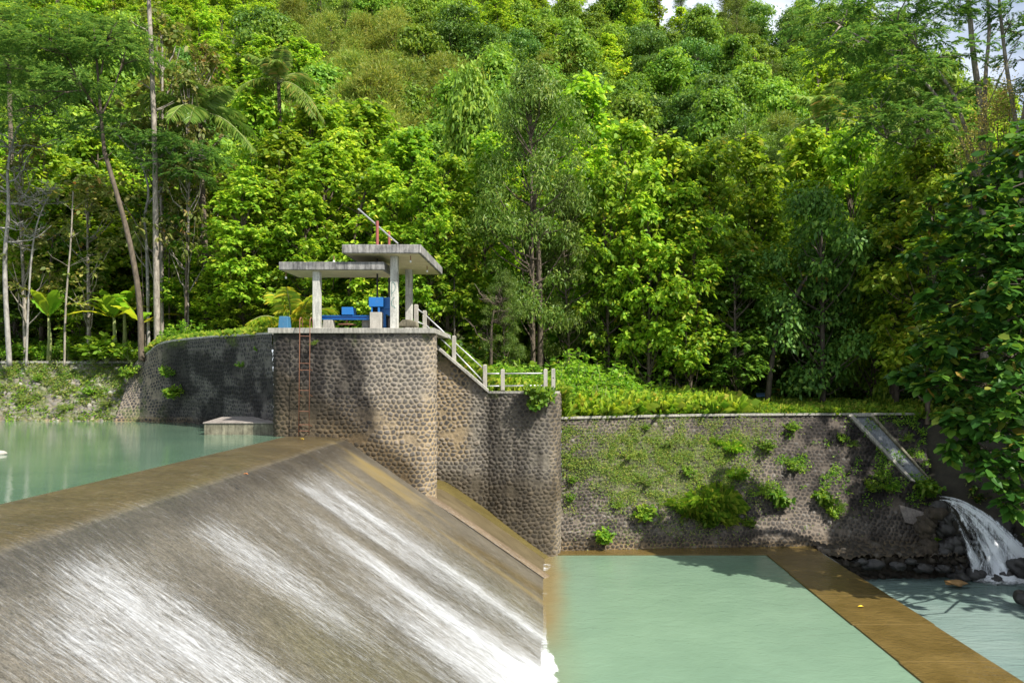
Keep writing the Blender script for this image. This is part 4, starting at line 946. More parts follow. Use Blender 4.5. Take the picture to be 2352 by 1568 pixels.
# unseen trees added right of the frame to shade wall end and forest
for x, Y, H, wd_ in ((26.5, 30.5, 21, 'tall nearest'), (30.5, 35, 23, 'very tall'), (33, 29, 22, 'broad tall'), (27, 24, 14, 'low'), (37, 38, 22, 'farthest tall'), (31.5, 41, 19, 'middle-sized'), (28.5, 40, 18, 'smaller rear'), (30, 32.5, 25, 'tallest'), (35, 36, 26, 'towering rear'), (34, 43, 24, 'towering hindmost')):
    tk, ck = TD[random.randrange(3)]; e = empty('broadleaf_tree', (x, Y, float(ground(x, Y))), f'{wd_} unseen added shade tree beyond the right frame edge', 'tree', 'added shade trees, unseen beyond the right frame edge')
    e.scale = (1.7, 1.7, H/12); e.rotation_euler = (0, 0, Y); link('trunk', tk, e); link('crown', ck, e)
# ---- hillside forest
far = {}
for k_, lk, bk, n_, low in (('teak', 'teak', 'brown', 3, .7), ('dense', 'dense', 'dark', 3, .9), ('vine', 'vine', 'brown', 4, .9), ('fine', 'fine', 'brown', 2, .9), ('grey', 'grey', 'brown', 2, .6)):
    far[k_] = [merged(k_, 300+i*7+len(k_), lk, bk, low) for i in range(n_)]
desc = dict(teak='bright broadleaf tree', dense='dark rounded tree', vine='creeper-draped tree', fine='wispy olive tree', grey='greyish fine-leaved tree')
nb = 0
Yr = 49.0; HT = []
while Yr < 172:
    stp = 3.6+(Yr-49)*.045
    halfl, halfr = xz(-120, Yr), xz(2480, Yr)
    Xr = halfl+random.random()*stp
    while Xr < halfr:
        X = Xr+random.uniform(-.3, .3)*stp; Y = Yr+random.uniform(-.5, .5)*stp
        Xr += stp*random.uniform(.85, 1.2)
        px = HX+F*X/Y
        n = fbm(X*.05, Y*.05, 200, 3); n2 = random.random()
        if n > .56: k_ = 'teak' if n2 < .8 else 'vine'
        elif n > .49: k_ = 'vine' if n2 < .65 else ('fine' if n2 < .8 else 'dense')
        elif n > .42: k_ = 'dense' if n2 < .5 else ('vine' if n2 < .85 else 'grey')
        else: k_ = 'vine' if n2 < .5 else ('fine' if n2 < .75 else 'grey')
        if 760 < px < 1120 and 62 < Y < 95: k_ = 'fine' if n2 < .8 else 'vine'
        if Y < 60 and k_ in ('dense', 'grey') and n2 > .1: k_ = 'teak'
        z = float(ground(X, Y))-.4; me = far[k_][random.randrange(len(far[k_]))]
        o = link({'teak': 'broadleaf_tree', 'dense': 'dense_tree', 'vine': 'vine_covered_tree', 'fine': 'feathery_tree', 'grey': 'small_leaved_tree'}[k_], me, None, (X, Y, z))
        s_ = random.uniform(.85, 1.3)*(1 if k_ not in ('teak', 'grey') else .74); o.scale = (s_*1.05, s_*1.05, s_*random.uniform(.85, 1.15)); o.rotation_euler = (0, 0, random.random()*6.28)
        HT.append((px, Y, k_, o)); nb += 1; continue
        band = 'lower slope' if Y < 80 else ('middle slope' if Y < 120 else 'upper slope below the skyline')
        side = 'left' if px < 780 else ('central' if px < 1570 else 'right')
        grp_ = f'{desc[k_]}s on the {side} {band}'
        tag(o, f'{desc[k_]} among others like it on the {side} {band}', 'tree', grp_); nb += 1
    Yr += stp*.85
cells = {}
for px, Y, k_, o in HT:
    band = 'lowest slope' if Y < 66 else ('low mid slope' if Y < 92 else ('upper mid slope' if Y < 124 else 'highest slope'))
    lm = ['by the left frame edge', 'above the thin pole', 'above the banana plants', 'above the curved wall', 'above the small roof', 'above the red pipes', 'above the sloping railing', 'above the level railing', 'above the pool corner', 'above the yellow grass', 'above the sill corner', 'above the dark tree', 'above the drain', 'above the outlet', 'above the waterfall', 'by the right frame edge'][int(np.clip((px+1)//147, 0, 15))]
    cells.setdefault((k_, band, lm), []).append((px, Y, o))
ordn = ['leftmost', 'second leftmost', 'third leftmost', 'fourth leftmost', 'fifth leftmost', 'sixth leftmost', 'seventh leftmost', 'eighth leftmost', 'ninth leftmost', 'tenth leftmost', 'eleventh leftmost', 'twelfth leftmost', 'thirteenth leftmost', 'fourteenth leftmost', 'fifteenth leftmost', 'sixteenth leftmost']
for (k_, band, lm), L_ in cells.items():
    L_.sort(key=lambda q: q[0])
    for i, (px, Y, o) in enumerate(L_):
        tag(o, (f'{ordn[min(i, 15)]} {desc[k_]} on the {band} {lm}' if len(L_) > 1 else f'only {desc[k_]} on the {band} {lm}'), 'tree', f'{desc[k_]}s on the hillside')
print('hill trees', nb)

# ---- feathery trees: flat layers of fine leaves on spreading limbs
def feather(name, label, stems, plates, leafkey, barkkey, seed, base, dens=900, ls=.20, cat_='tree'):
    rg = np.random.default_rng(seed); e = empty(name, base, label, cat_)
    m = MB()
    for pts, r0, r1 in stems:
        P = smoothpath(np.array(pts, float), 2); m.tube(P, np.linspace(r0, r1, len(P)), 8)
    ends = np.array([p for s_ in stems for p in smoothpath(np.array(s_[0], float), 1)[1:]])
    parts = []
    for c, rx, th in plates:
        c = np.array(c, float)
        j = ends[np.argmin(np.linalg.norm(ends-(c-(0, 0, .5)), axis=1))]
        b = bend(j, c, .05, rg, 5); m.tube(b, [.05, .04, .03, .02, .01], 5)
        for q in range(5):
            a = rg.random()*6.28; m.tube(bend(b[2], c+np.array([math.cos(a)*rx*.7, math.sin(a)*rx*.7, rg.uniform(-.1, .15)]), .04, rg, 4), [.022, .016, .01, .005], 4)
        nl = int(dens*rx*rx/1.2)
        # sprays: short drooping fronds that radiate from twigs, in lens-shaped layers
        ns = nl//22; rr = rx*np.sqrt(rg.random(ns)); a = rg.random(ns)*6.28
        edge = 1+.35*(vn(np.cos(a)*2+5, np.sin(a)*2+5, seed)-.5)*2
        S0 = c+np.stack([rr*np.cos(a)*edge, rr*np.sin(a)*edge, th*(rg.random(ns)-.5)*(1-.6*rr/rx)+.22*(1-(rr/rx)**2)-.12*vn(rr*3, a*2, seed)], 1)
        D0 = unit(np.stack([np.cos(a), np.sin(a), rg.uniform(-.35, .15, ns)], 1)+rg.normal(size=(ns, 3))*.35)
        L0 = rg.uniform(.3, .65, ns); k = 22; t = np.tile(np.linspace(.1, 1, k//2).repeat(2), ns)
        PB_ = np.repeat(S0, k, 0)+np.repeat(D0*L0[:, None], k, 0)*t[:, None]; PB_[:, 2] -= .12*t*t
        side = np.tile([1, -1], ns*k//2); Sd = np.cross(np.repeat(D0, k, 0), [0, 0, 1.])
        Dv = unit(Sd)*side[:, None]+np.repeat(D0, k, 0)*.5+rg.normal(size=Sd.shape)*.12
        Nv = np.array([0, 0, 1.])+rg.normal(size=Sd.shape)*.25
        parts.append(leaves(PB_, Dv, Nv, ls*rg.uniform(.7, 1.1, len(t)), ls*.3, False, .15, rg))
    m.build('trunk', BK[barkkey], e, smooth=True)
    V, Q, A = cat(parts); link('crown', qmesh('crown', V-off(e), Q, LM[leafkey], {'rnd': A}), e)
    return e
def pt(x, y, Y): return tuple(W(x, y, Y))
rg = np.random.default_rng(55)
Yb_ = 37.5
pl1 = []
for x, y, r, Yd in ((75, 70, 1.7, 37), (160, 55, 1.7, 38), (250, 75, 1.6, 37), (120, 110, 1.6, 36.5), (205, 125, 1.5, 38), (290, 130, 1.5, 37), (60, 165, 1.5, 37), (30, 225, 1.4, 36.5),
                   (110, 205, 1.5, 38.5), (40, 285, 1.2, 37), (180, 190, 1.2, 36), (265, 95, 1.2, 38), (5, 120, 1.6, 38)): pl1.append((pt(x, y, Yd), r*1.15, .45))
g1 = float(ground(xz(325, Yb_), Yb_))
feather('feathery_tree', 'tall feathery tree with blue-green layered foliage and leaning brown stem, upper left', [([ (xz(325, Yb_), Yb_, g1-.3), pt(322, 690, Yb_), pt(300, 560, Yb_), pt(270, 450, Yb_), pt(240, 350, Yb_)], .15, .10),
   ([pt(240, 350, Yb_), pt(232, 270, Yb_), pt(225, 170, Yb_), pt(215, 60, Yb_)], .10, .03), ([pt(238, 340, Yb_), pt(232, 262, Yb_), pt(180, 190, Yb_), pt(150, 120, Yb_)], .07, .02),
   ([pt(235, 262, Yb_), pt(268, 190, Yb_), pt(290, 110, Yb_)], .05, .02), ([pt(232, 170, Yb_), pt(245, 90, Yb_), pt(270, 50, Yb_)], .04, .015)], pl1, 'feather', 'brown', 71, (xz(325, Yb_), Yb_, g1), 1100)
pl2 = [(pt(x, y, Yd+3.2), r*1.1, .4) for x, y, r, Yd in ((255, 290, 1.2, 35.5), (205, 300, 1.0, 36), (310, 315, 1.2, 35.3), (370, 325, 1.2, 35.5), (430, 345, 1.3, 35.3), (350, 365, 1.1, 35.6), (410, 385, 1.2, 35.2), (480, 365, 1.0, 35.6), (430, 405, .9, 35), (290, 270, 1., 36), (395, 330, 1., 36.4))]
feather('feathery_tree', 'lower feathery tree whose flat green layers spread over the pale straight trunk', [([(xz(342, 39.8), 39.8, g1-.3), pt(338, 560, 39.8), pt(330, 500, 39.6), pt(345, 440, 39.4), pt(325, 370, 39.2), pt(270, 310, 39.0)], .09, .035),
   ([pt(338, 470, 39.6), pt(362, 445, 39.4), pt(400, 400, 39.0), pt(440, 370, 38.7)], .06, .025)], pl2, 'feather', 'grey', 72, (xz(342, 39.8), 39.8, g1), 1100)
Ys = 36.5
pl3 = []
for x, y, r, Yd in ((1900, 40, 1.8, 36), (1960, 110, 1.7, 35), (2010, 30, 1.9, 37), (2060, 170, 1.8, 35), (2100, 60, 1.9, 36.5), (2000, 215, 1.4, 35.5), (1960, 265, 1.4, 35), (2040, 290, 1.6, 34.8), (2110, 255, 1.6, 35.2),
                   (2160, 130, 1.6, 36), (2180, 20, 1.8, 36), (2120, 310, 1.3, 35), (1890, 120, 1.3, 36.2), (2070, 100, 1.6, 35.6), (2200, 210, 1.2, 37), (2240, -60, 1.8, 36), (2330, -70, 1.8, 36), (1960, -30, 1.8, 36),
                   (2330, 30, 1.1, 35.5), (2340, 130, 1.0, 37), (2290, 70, .8, 38), (2420, 60, 1.6, 36), (2450, 160, 1.8, 36), (2520, 40, 2.0, 35), (2560, 180, 2, 34), (2480, -80, 2, 35), (2340, 210, .8, 37), (2100, -60, 1.9, 35), (2600, 80, 2.2, 33), (2660, 250, 2.2, 33), (2560, 300, 2., 34)):
    pl3.append((pt(x, y, Yd), r*1.12, .5))
g3 = float(ground(xz(2250, Ys), Ys))
feather('feathery_tree', 'tall feathery tree with pale leaning stems spreading against the sky, upper right', [
   ([(xz(2262, Ys), Ys, g3-.3), pt(2258, 420, Ys), pt(2255, 250, Ys), pt(2235, 130, Ys), pt(2225, 0, Ys), pt(2210, -120, Ys)], .21, .07),
   ([pt(2262, 330, Ys), pt(2262, 180, Ys), pt(2275, 60, Ys), pt(2262, -60, Ys)], .12, .05), ([pt(2258, 420, Ys), pt(2215, 290, Ys), pt(2190, 210, Ys), pt(2120, 120, Ys), pt(2060, 60, Ys)], .11, .04),
   ([pt(2255, 440, Ys), pt(2200, 300, Ys), pt(2160, 230, Ys), pt(2090, 150, Ys), pt(2000, 100, Ys), pt(1930, 60, Ys)], .10, .03), ([pt(2250, 470, Ys), pt(2180, 400, Ys), pt(2110, 350, Ys), pt(2040, 320, Ys)], .07, .03),
   ([pt(2350, 500, Ys), pt(2340, 320, Ys), pt(2315, 180, Ys), pt(2300, 60, Ys), pt(2290, -60, Ys)], .13, .05), ([pt(2340, 320, Ys), pt(2365, 180, Ys), pt(2420, 80, Ys), pt(2500, 0, Ys)], .09, .04), ([pt(2262, 260, Ys), pt(2310, 150, Ys), pt(2345, 80, Ys)], .04, .015)],
   pl3, 'feather', 'pale', 73, (xz(2262, Ys), Ys, g3), 700, .22)
# ---- bare white tree and thin pole trunks
def bare(label, x, yb, pts, Yd, seed, r0, n=14, spread=2.2, cat_='tree', bk='grey', name='bare_tree'):
    rg = np.random.default_rng(seed); gz = float(ground(xz(x, Yd), Yd)); e = empty(name, (xz(x, Yd), Yd, gz), label, cat_)
    m = MB(); P = smoothpath(np.array([(xz(x, Yd), Yd, gz-.2)]+[pt(a, b, Yd) for a, b in pts], float), 2); m.tube(P, np.linspace(r0, r0*.25, len(P)), 8)
    for i in range(n):
        k = rg.integers(len(P)//3, len(P)-1); a = rg.random()*6.28; L = spread*rg.uniform(.5, 1.1)
        q = bend(P[k], P[k]+np.array([math.cos(a)*L, math.sin(a)*L*.6, L*rg.uniform(.2, 1.0)]), -.1, rg, 6, .12); m.tube(q, np.linspace(r0*.38, .012, 6), 5)
        for _ in range(4):
            kk = rg.integers(1, 5); a2 = rg.random()*6.28; L2 = L*.45
            q2 = bend(q[kk], q[kk]+np.array([math.cos(a2)*L2, math.sin(a2)*L2, L2*rg.uniform(-.1, .9)]), -.1, rg, 5, .15); m.tube(q2, np.linspace(.02, .005, 5), 4)
            for _ in range(3):
                k3 = rg.integers(1, 4); a3 = rg.random()*6.28; L3 = L2*.5
                m.tube(bend(q2[k3], q2[k3]+np.array([math.cos(a3)*L3, math.sin(a3)*L3, L3*rg.uniform(-.3, .7)]), 0, rg, 3, .1), [.009, .006, .003], 3)
    m.build('trunk', BK[bk], e, smooth=True); return e
bare('bare white-barked tree with tangled leafless branches at the left frame edge', 22, 760, [(8, 600), (22, 480), (15, 380), (40, 290)], 38.6, 1, .13, 20, 2.6)
bare('slim leafless grey tree right of the bare white tree', 60, 760, [(68, 620), (85, 500), (130, 420)], 38.9, 2, .06, 12, 1.8)
bare('leafless twiggy shrub below the greyish tree, right of the sloping railing', 1128, 800, [(1128, 740), (1140, 690)], 35.6, 3, .09, 16, 1.2, 'shrub', 'brown')
trunk_specs = [(148, 820, [(150, 700), (163, 560), (168, 440)], 38.6, .055, 'pale', 'thin pale pole-like trunk between two banana clumps'),
 (362, 790, [(358, 560), (357, 380), (350, 180), (343, 20), (338, -70)], 38.4, .16, 'pale', 'tall straight pale trunk right of the banana plants'),
 (373, 770, [(372, 560), (368, 420)], 39.6, .09, 'pale', 'thinner pale trunk just behind the tall straight one'),
 (390, 760, [(388, 600), (392, 480)], 40.4, .06, 'brown', 'brown trunk right of the two pale ones'),
 (426, 770, [(428, 640), (430, 540)], 38.9, .08, 'brown', 'creeper-wrapped brown trunk above the curved wall'),
 (337, 740, [(325, 600), (322, 480)], 39.8, .03, 'brown', 'very thin upright stem behind the leaning brown stem'),
 (855, 700, [(857, 600), (852, 480)], 40.8, .09, 'pale', 'pale trunk seen between the gatehouse columns'),
 (790, 600, [(815, 520), (840, 440)], 39.8, .10, 'brown', 'leaning brown trunk above the lower roof'),
 (1045, 800, [(1042, 640), (1050, 560)], 39.2, .05, 'pale', 'thin pale trunk behind the sloping railing'),
 (1240, 860, [(1242, 700), (1236, 560), (1225, 440)], 38.6, .17, 'brown', 'thick brown trunk under the large greyish tree'),
 (1385, 860, [(1383, 700), (1380, 620)], 40.5, .10, 'brown', 'dark brown trunk behind the tall weeds'),
 (1552, 880, [(1551, 800), (1553, 700)], 39.4, .035, 'pale', 'thin white stem standing in the dark undergrowth'),
 (1445, 860, [(1450, 760), (1446, 680)], 42, .08, 'brown', 'brown trunk deep in the right undergrowth'),
 (1500, 860, [(1497, 760), (1500, 660)], 43, .07, 'brown', 'brown trunk left of the thin white stem'),
 (1660, 870, [(1663, 780), (1660, 680)], 43, .07, 'brown', 'brown trunk right of the thin white stem'),
 (1760, 880, [(1775, 800), (1800, 730), (1850, 640)], 38.8, .16, 'dark', 'dark leaning trunk over the shaded terrace'),
 (205, 800, [(210, 690), (200, 560)], 40.6, .05, 'brown', 'thin brown trunk behind the left banana clump'),
 (115, 780, [(112, 660), (122, 540)], 41, .06, 'brown', 'brown trunk in the shade left of the thin pole'),
 (2000, 880, [(2004, 780), (1998, 650)], 41, .06, 'dark', 'dark trunk above the drain channel')]
for x, yb, pts, Yd, r0, bk, lb in trunk_specs:
    rgx = np.random.default_rng(int(x)); gz = float(ground(xz(x, Yd), Yd)); e = empty('tree_trunk', (xz(x, Yd), Yd, gz), lb, 'tree')
    P = smoothpath(np.array([(xz(x, Yd), Yd, gz-.2)]+[pt(a, b, Yd) for a, b in pts], float), 2); m = MB(); m.tube(P, np.linspace(r0, r0*.5, len(P)), 9)
    for _ in range(7):
        k = rgx.integers(len(P)//2, len(P)-1); a = rgx.random()*6.28; m.tube(bend(P[k], P[k]+np.array([math.cos(a), math.sin(a)*.6, rgx.uniform(.3, .9)]), .0, rgx, 4), [r0*.3, r0*.2, r0*.1, .006], 4)
    m.build('trunk', BK[bk], e, smooth=True)
    n = 26; c = P[-1]+rgx.normal(size=(n, 3))*np.array([.7, .5, .5]); c = np.repeat(c, 6, 0)
    v, q, a = leaves(c+rgx.normal(size=c.shape)*.08, rgx.normal(size=c.shape)*(1, 1, .4), rgx.normal(size=c.shape)*.4+(0, 0, 1), rgx.uniform(.18, .32, len(c)), .18, True, .3, rgx)
    link('crown', qmesh('crown', v-off(e), q, LM['teak_dark' if bk != 'pale' else 'brown'], {'rnd': a}), e)
# ---- palms
def palm_mesh(seed, n=17, L=3.6, yellow=False, up=0.0, k=58):
    rg = np.random.default_rng(seed); P_, W_ = [], []
    for i in range(n):
        az = i*2.4+rg.normal()*.2; el = rg.uniform(-.25, 1.25)+up; Lf = L*rg.uniform(.8, 1.1); t = np.linspace(0, 1, 14)
        d = np.array([math.cos(az), math.sin(az), 0])
        h = Lf*(t*math.cos(el)*.9+.05*t); z = Lf*(t*math.sin(el)-.62*t*t*(1.1-.35*el))
        C = d*h[:, None]+np.array([0, 0, 1.])*z[:, None]; W_.append(tubeq(C, np.linspace(.045, .008, 14), 4))
        tt_ = np.linspace(.12, 1, k); B = np.stack([np.interp(tt_, t, C[:, j]) for j in range(3)], 1)
        T = unit(np.gradient(B, axis=0)); S = unit(np.cross(T, [0, 0, 1.]))
        for sgn in (1, -1):
            LL = .78*np.sin(np.pi*(.12+.82*tt_))**.7*L/3.6
            D = S*sgn*.85+T*.55+np.array([0, 0, -.28])+rg.normal(size=B.shape)*.14
            N = np.cross(D, T)*sgn+rg.normal(size=B.shape)*.3
            P_.append(leaves(B, D, N, LL, .036*L/3.6, True, .35, rg))
    V, Q, A = cat(P_); wv, wq = catw(W_)
    A = np.clip(A*.8+.2*rg.random(), 0, 1)
    return qmesh('crown', np.concatenate([V, wv]), np.concatenate([Q, wq+len(V)]), [LM['palm_yellow' if yellow else 'palm'], BK['green']], {'rnd': np.r_[A, np.ones(len(wv))*.9]}, mi=np.r_[np.zeros(len(Q)), np.ones(len(wq))])
PM = [palm_mesh(1), palm_mesh(2), palm_mesh(3, 14)]
def palm(x, y, Yd, label, v=0, sc=1.0, rot=0, grp_=None, mesh=None):
    X = xz(x, Yd); zc = zy(y, Yd); gz = float(ground(X, Yd)); e = empty('coconut_palm', (X, Yd, gz), label, 'palm', grp_)
    m = MB(); m.tube([(X+.5, Yd, gz-.3), (X+.3, Yd, gz*.6+zc*.4), (X, Yd, zc)], [.20, .15, .11], 10); m.build('trunk', BK['brown'], e, smooth=True)
    c = link('crown', mesh or PM[v], e, (0, 0, zc-gz)); c.scale = (sc,)*3; c.rotation_euler = (0, 0, rot)
palm(458, 262, 40.5, 'large coconut palm with drooping fronds above the curved wall', 0, 1.05, .3)
palm(640, 190, 50, 'smaller coconut palm with a brown hanging frond, right of the large palm', 1, 1.0, 1)
palm(20, 150, 46, 'coconut palm showing a few fronds at the left frame edge', 2, 1.1, 2)
palm(1900, 275, 50, 'coconut palm with pale drooping fronds on the right hillside', 1, 1.1, .5)
palm(2130, 250, 46, 'coconut palm behind the stems of the tall feathery tree', 2, 1.1, 1)
palm(1345, 110, 105, 'distant coconut palm high on the central hillside', 1, .8, 1)
palm(1955, 60, 120, 'distant coconut palm near the skyline', 2, .8, 1)
# young yellow palm beside the gatehouse
e = empty('young_palm', (xz(672, 32.2), 32.2, 8.8), 'young coconut palm with yellow-green arching fronds behind the left end of the deck', 'palm')
link('crown', palm_mesh(9, 9, 3.3, True, .3, 38), e, (0, 0, .15))
# ---- banana plants
def banana(x, Yd, H, label, seed, n=8, yel=False):
    rg = np.random.default_rng(seed); X = xz(x, Yd); gz = float(ground(X, Yd)); e = empty('banana_plant', (X, Yd, gz), label, 'banana plant')
    m = MB(); m.tube([(X, Yd, gz-.1), (X+.05, Yd, gz+H*.5), (X, Yd, gz+H)], [.13, .10, .06], 10); m.build('stem', BK['green'], e, smooth=True)
    for i in range(n):
        az = i*2.4+rg.normal()*.3; el = rg.uniform(.45, 1.25); L = rg.uniform(2.0, 2.9); t = np.linspace(0, 1, 16); d = np.array([math.cos(az), math.sin(az), 0])
        C = np.array([X, Yd, gz+H-.05])+d*(L*t*math.cos(el))[:, None]+np.array([0, 0, 1.])*(L*(t*math.sin(el)-.42*t**2.2*(1.3-.4*el)))[:, None]
        T = unit(np.gradient(C, axis=0)); S = unit(np.cross(T, [0, 0, 1.])); Wd = .30*np.sin(np.pi*np.clip((t-.12)/.88, 0, 1))**.55; Wd[-1] = .01
        up = np.array([0, 0, 1.])
        rows = [C-S*Wd[:, None]+up*(Wd*-.15)[:, None]+up*.03*rg.normal(size=(16, 1)), C, C+S*Wd[:, None]+up*(Wd*-.15)[:, None]+up*.03*rg.normal(size=(16, 1))]
        V = np.stack(rows, 1).reshape(-1, 3); ix = np.arange(48).reshape(16, 3); Q = np.stack([ix[:-1, :-1], ix[1:, :-1], ix[1:, 1:], ix[:-1, 1:]], -1).reshape(-1, 4)
        keep = rg.random(len(Q)) > .04
        val = .98 if (yel and i == 0) else rg.uniform(.45, .9)
        o = link('leaf', qmesh('leaf', V-off(e), Q[keep], LM['banana'], {'rnd': np.full(48, val)}, smooth=True), e)
banana(112, 39.9, 2.3, 'banana plant with an orange dying leaf, nearest the left edge', 1, 8)
banana(262, 39.7, 2.3, 'large banana plant with wide green leaves in the middle of the clump', 2, 13)
banana(285, 40.4, 2.9, 'taller banana plant standing behind the wide-leaved one', 5, 9)
banana(322, 39.2, 2.0, 'banana plant with one upright yellow leaf beside the leaning stem', 3, 8, True)
banana(425, 42, 2.4, 'dark-leaved banana plant in the shade above the curved wall', 6, 6)
# ---- big-leaved tree on the near right bank
rg = np.random.default_rng(91)
e = empty('broadleaf_tree', (18.8+1.6, 27.0, 4.2), 'near broad-leaved tree with very large glossy leaves filling the right frame edge', 'tree')
m = MB(); base = np.array([20.4, 27.0, 4.0]); limbs = []
tips = []
# crown as hanging boughs described by (x px, y px, radius m, depth)
boughs = [(2330, 360, 1.0, 25), (2250, 420, .9, 25.5), (2170, 500, .8, 26), (2300, 500, 1.1, 24.5), (2120, 580, .6, 26), (2200, 610, .9, 25), (2330, 640, 1.2, 24), (2240, 700, .9, 24.5), (2140, 690, .6, 25.5),
          (2120, 780, .5, 25.5), (2180, 790, .8, 25), (2290, 800, 1.1, 24), (2210, 870, .8, 24.5), (2330, 900, 1.0, 23.5), (2100, 860, .45, 26), (2260, 970, .8, 24), (2195, 960, .5, 24.5), (2340, 1030, .9, 23.5),
          (2290, 1080, .6, 23.5), (2330, 1150, .5, 23.5), (2345, 560, 1.2, 25), (2070, 860, .4, 26.5), (2230, 540, .9, 26.5), (2340, 760, 1.2, 25.5), (2280, 640, 1, 26.5), (2200, 740, .8, 26.5), (2240, 1020, .5, 24.5),
          (2270, 880, .9, 25.5), (2190, 1030, .35, 24.3), (2340, 450, 1.1, 26.5), (2150, 880, .5, 25.2), (2420, 500, 1.4, 25), (2450, 750, 1.5, 25), (2430, 950, 1.3, 24.5), (2450, 300, 1.3, 26), (2550, 600, 1.8, 25)]
trk = smoothpath([base, base+(-.3, .2, 3), base+(-.8, -.2, 6), base+(-.9, -.6, 9.5), (xz(2370, 25), 25, zy(330, 25))], 2); m.tube(trk, np.linspace(.26, .07, len(trk)), 10)
parts = []
for bx_, by_, rr, Yd in boughs:
    c = W(bx_, by_, Yd); j = trk[np.argmin(np.abs(trk[:, 2]-(c[2]+.2)))]; b = bend(j, c, -.05, rg, 6); m.tube(b, np.linspace(.06, .015, 6), 6)
    n = int(24*rr*rr+8); d = rsph(n, rg); P = c+d*rr*(.35+.8*rg.random((n, 1)))*(1, 1, .95)
    for p in P[:8]: m.tube(bend(b[4], p, -.05, rg, 4), [.018, .013, .01, .006], 4)
    per = 8; PP_ = np.repeat(P, per, 0); a = np.tile(np.arange(per)*6.283/per, n)+np.repeat(rg.random(n)*6, per)
    Dv = np.stack([np.cos(a), np.sin(a), rg.uniform(-.5, .45, len(a))], 1)+np.repeat(d, per, 0)*.3
    Nv = np.repeat(d, per, 0)*.25+np.array([0, 0, 1.])+rg.normal(size=(len(a), 3))*.45; Ls = rg.uniform(.18, .46, len(a))
    parts.append(leaves(PP_+rg.normal(size=PP_.shape)*.04, Dv, Nv, Ls, Ls*.72, True, .4, rg))
m.build('trunk', BK['dark'], e, smooth=True); V, Q, A = cat(parts); link('crown', qmesh('crown', V-off(e), Q, LM['near'], {'rnd': A}), e)
# dry seed heads under the feathery tree
for i, (x, y, lb) in enumerate(((2265, 280, 'tan dry seed heads below the tall feathery tree stems'), (2300, 230, 'upper tuft of tan dry seed heads against the sky'), (2230, 340, 'lower tuft of tan dry seed heads among dark leaves'))):
    c = W(x, y, 35.2); n = 1300; d = rg.normal(size=(n, 3))*(.45, .4, .6); 
    gz = c[2]-3.2; ee = empty('seed_head_shrub', (c[0], c[1], gz), lb, 'shrub')
    mm_ = MB(); [mm_.tube(bend(np.array([c[0], c[1], gz]), c+rg.normal(size=3)*(.4, .3, .5), 0, rg, 5), np.linspace(.03, .006, 5), 4) for _ in range(9)]
    mm_.build('stem', BK['brown'], ee)
    v, q, a = leaves(c+d, rg.normal(size=d.shape), rg.normal(size=d.shape), .09, .06, False, .1, rg); link('seed_heads', qmesh('seed_heads', v-off(ee), q, LM['seed'], {'rnd': a}), ee)

# ---- shrubs and weeds
def shrub_mesh(seed, n, L, Wd, key, R_=.6, H_=.7, hexa=True, upright=.4, drp=.3):
    rg = np.random.default_rng(seed); m = []; P_ = []
    ns = max(5, n//22)
    for i in range(ns):
        a = rg.random()*6.28; r = R_*math.sqrt(rg.random()); tip = np.array([r*math.cos(a), r*math.sin(a), H_*rg.uniform(.5, 1.05)*(1-.35*(r/R_)**2)])
        b = bend((rg.normal()*.04, rg.normal()*.04, 0), tip, .05, rg, 6, .06); m.append(tubeq(b, np.linspace(.014, .004, 6), 3))
        k = n//ns; t = rg.uniform(.3, 1.05, k); B = np.stack([np.interp(t, np.linspace(0, 1, 6), b[:, j]) for j in range(3)], 1)
        D = rg.normal(size=(k, 3))*(1, 1, .35)+np.array([0, 0, upright]); N = rg.normal(size=(k, 3))*.4+np.array([0, 0, 1.])
        Ls = L*rg.uniform(.6, 1.2, k); P_.append(leaves(B, D, N, Ls, Ls*Wd/L, hexa, drp, rg))
    V, Q, A = cat(P_); wv, wq = catw(m)
    return qmesh('shrub', np.concatenate([V, wv]), np.concatenate([Q, wq+len(V)]), [LM[key], BK['green']], {'rnd': np.r_[A, 0*wv[:, 0]]}, mi=np.r_[np.zeros(len(Q)), np.ones(len(wq))])
SH = {'weed': [shrub_mesh(i, 420, .15, .075, 'weed') for i in range(3)], 'big': [shrub_mesh(10+i, 330, .26, .13, 'weed', .6, .8) for i in range(3)],
      'fern': [shrub_mesh(20, 900, .10, .03, 'weed', .6, .5, False)], 'dry': [shrub_mesh(30, 800, .09, .03, 'dry', .6, .5, False, .2)],
      'dark': [shrub_mesh(40+i, 600, .2, .11, 'teak_dark', .8, 1.3) for i in range(3)], 'grass': []}
def grass_mesh(seed, n=420, R_=.45, H_=.8, key='grass'):
    rg = np.random.default_rng(seed); a = rg.random(n)*6.28; r = R_*np.sqrt(rg.random(n))*.6; B = np.stack([r*np.cos(a), r*np.sin(a), 0*r], 1)
    D = np.stack([np.cos(a)*.5, np.sin(a)*.5, np.ones(n)], 1)+rg.normal(size=(n, 3))*.22; N = np.stack([np.cos(a), np.sin(a), .2+0*a], 1)
    V, Q, A = leaves(B, D, N, H_*rg.uniform(.5, 1.1, n), .036, True, .45, rg); return qmesh('grass_tuft', V, Q, LM[key], {'rnd': A})
SH['grass'] = [grass_mesh(1), grass_mesh(2)]
def put(kind, P, sc, label, cat_='shrub', name='shrub', group=None, v=None, tilt=.5):
    o = link(name, SH[kind][v if v is not None else random.randrange(len(SH[kind]))], None, P); o.scale = (sc, sc, sc*random.uniform(.85, 1.15)); o.rotation_euler = (tilt, 0, random.uniform(-.6, .6)); return tag(o, label, cat_, group)
gw = 'weeds rooted in the river wall'
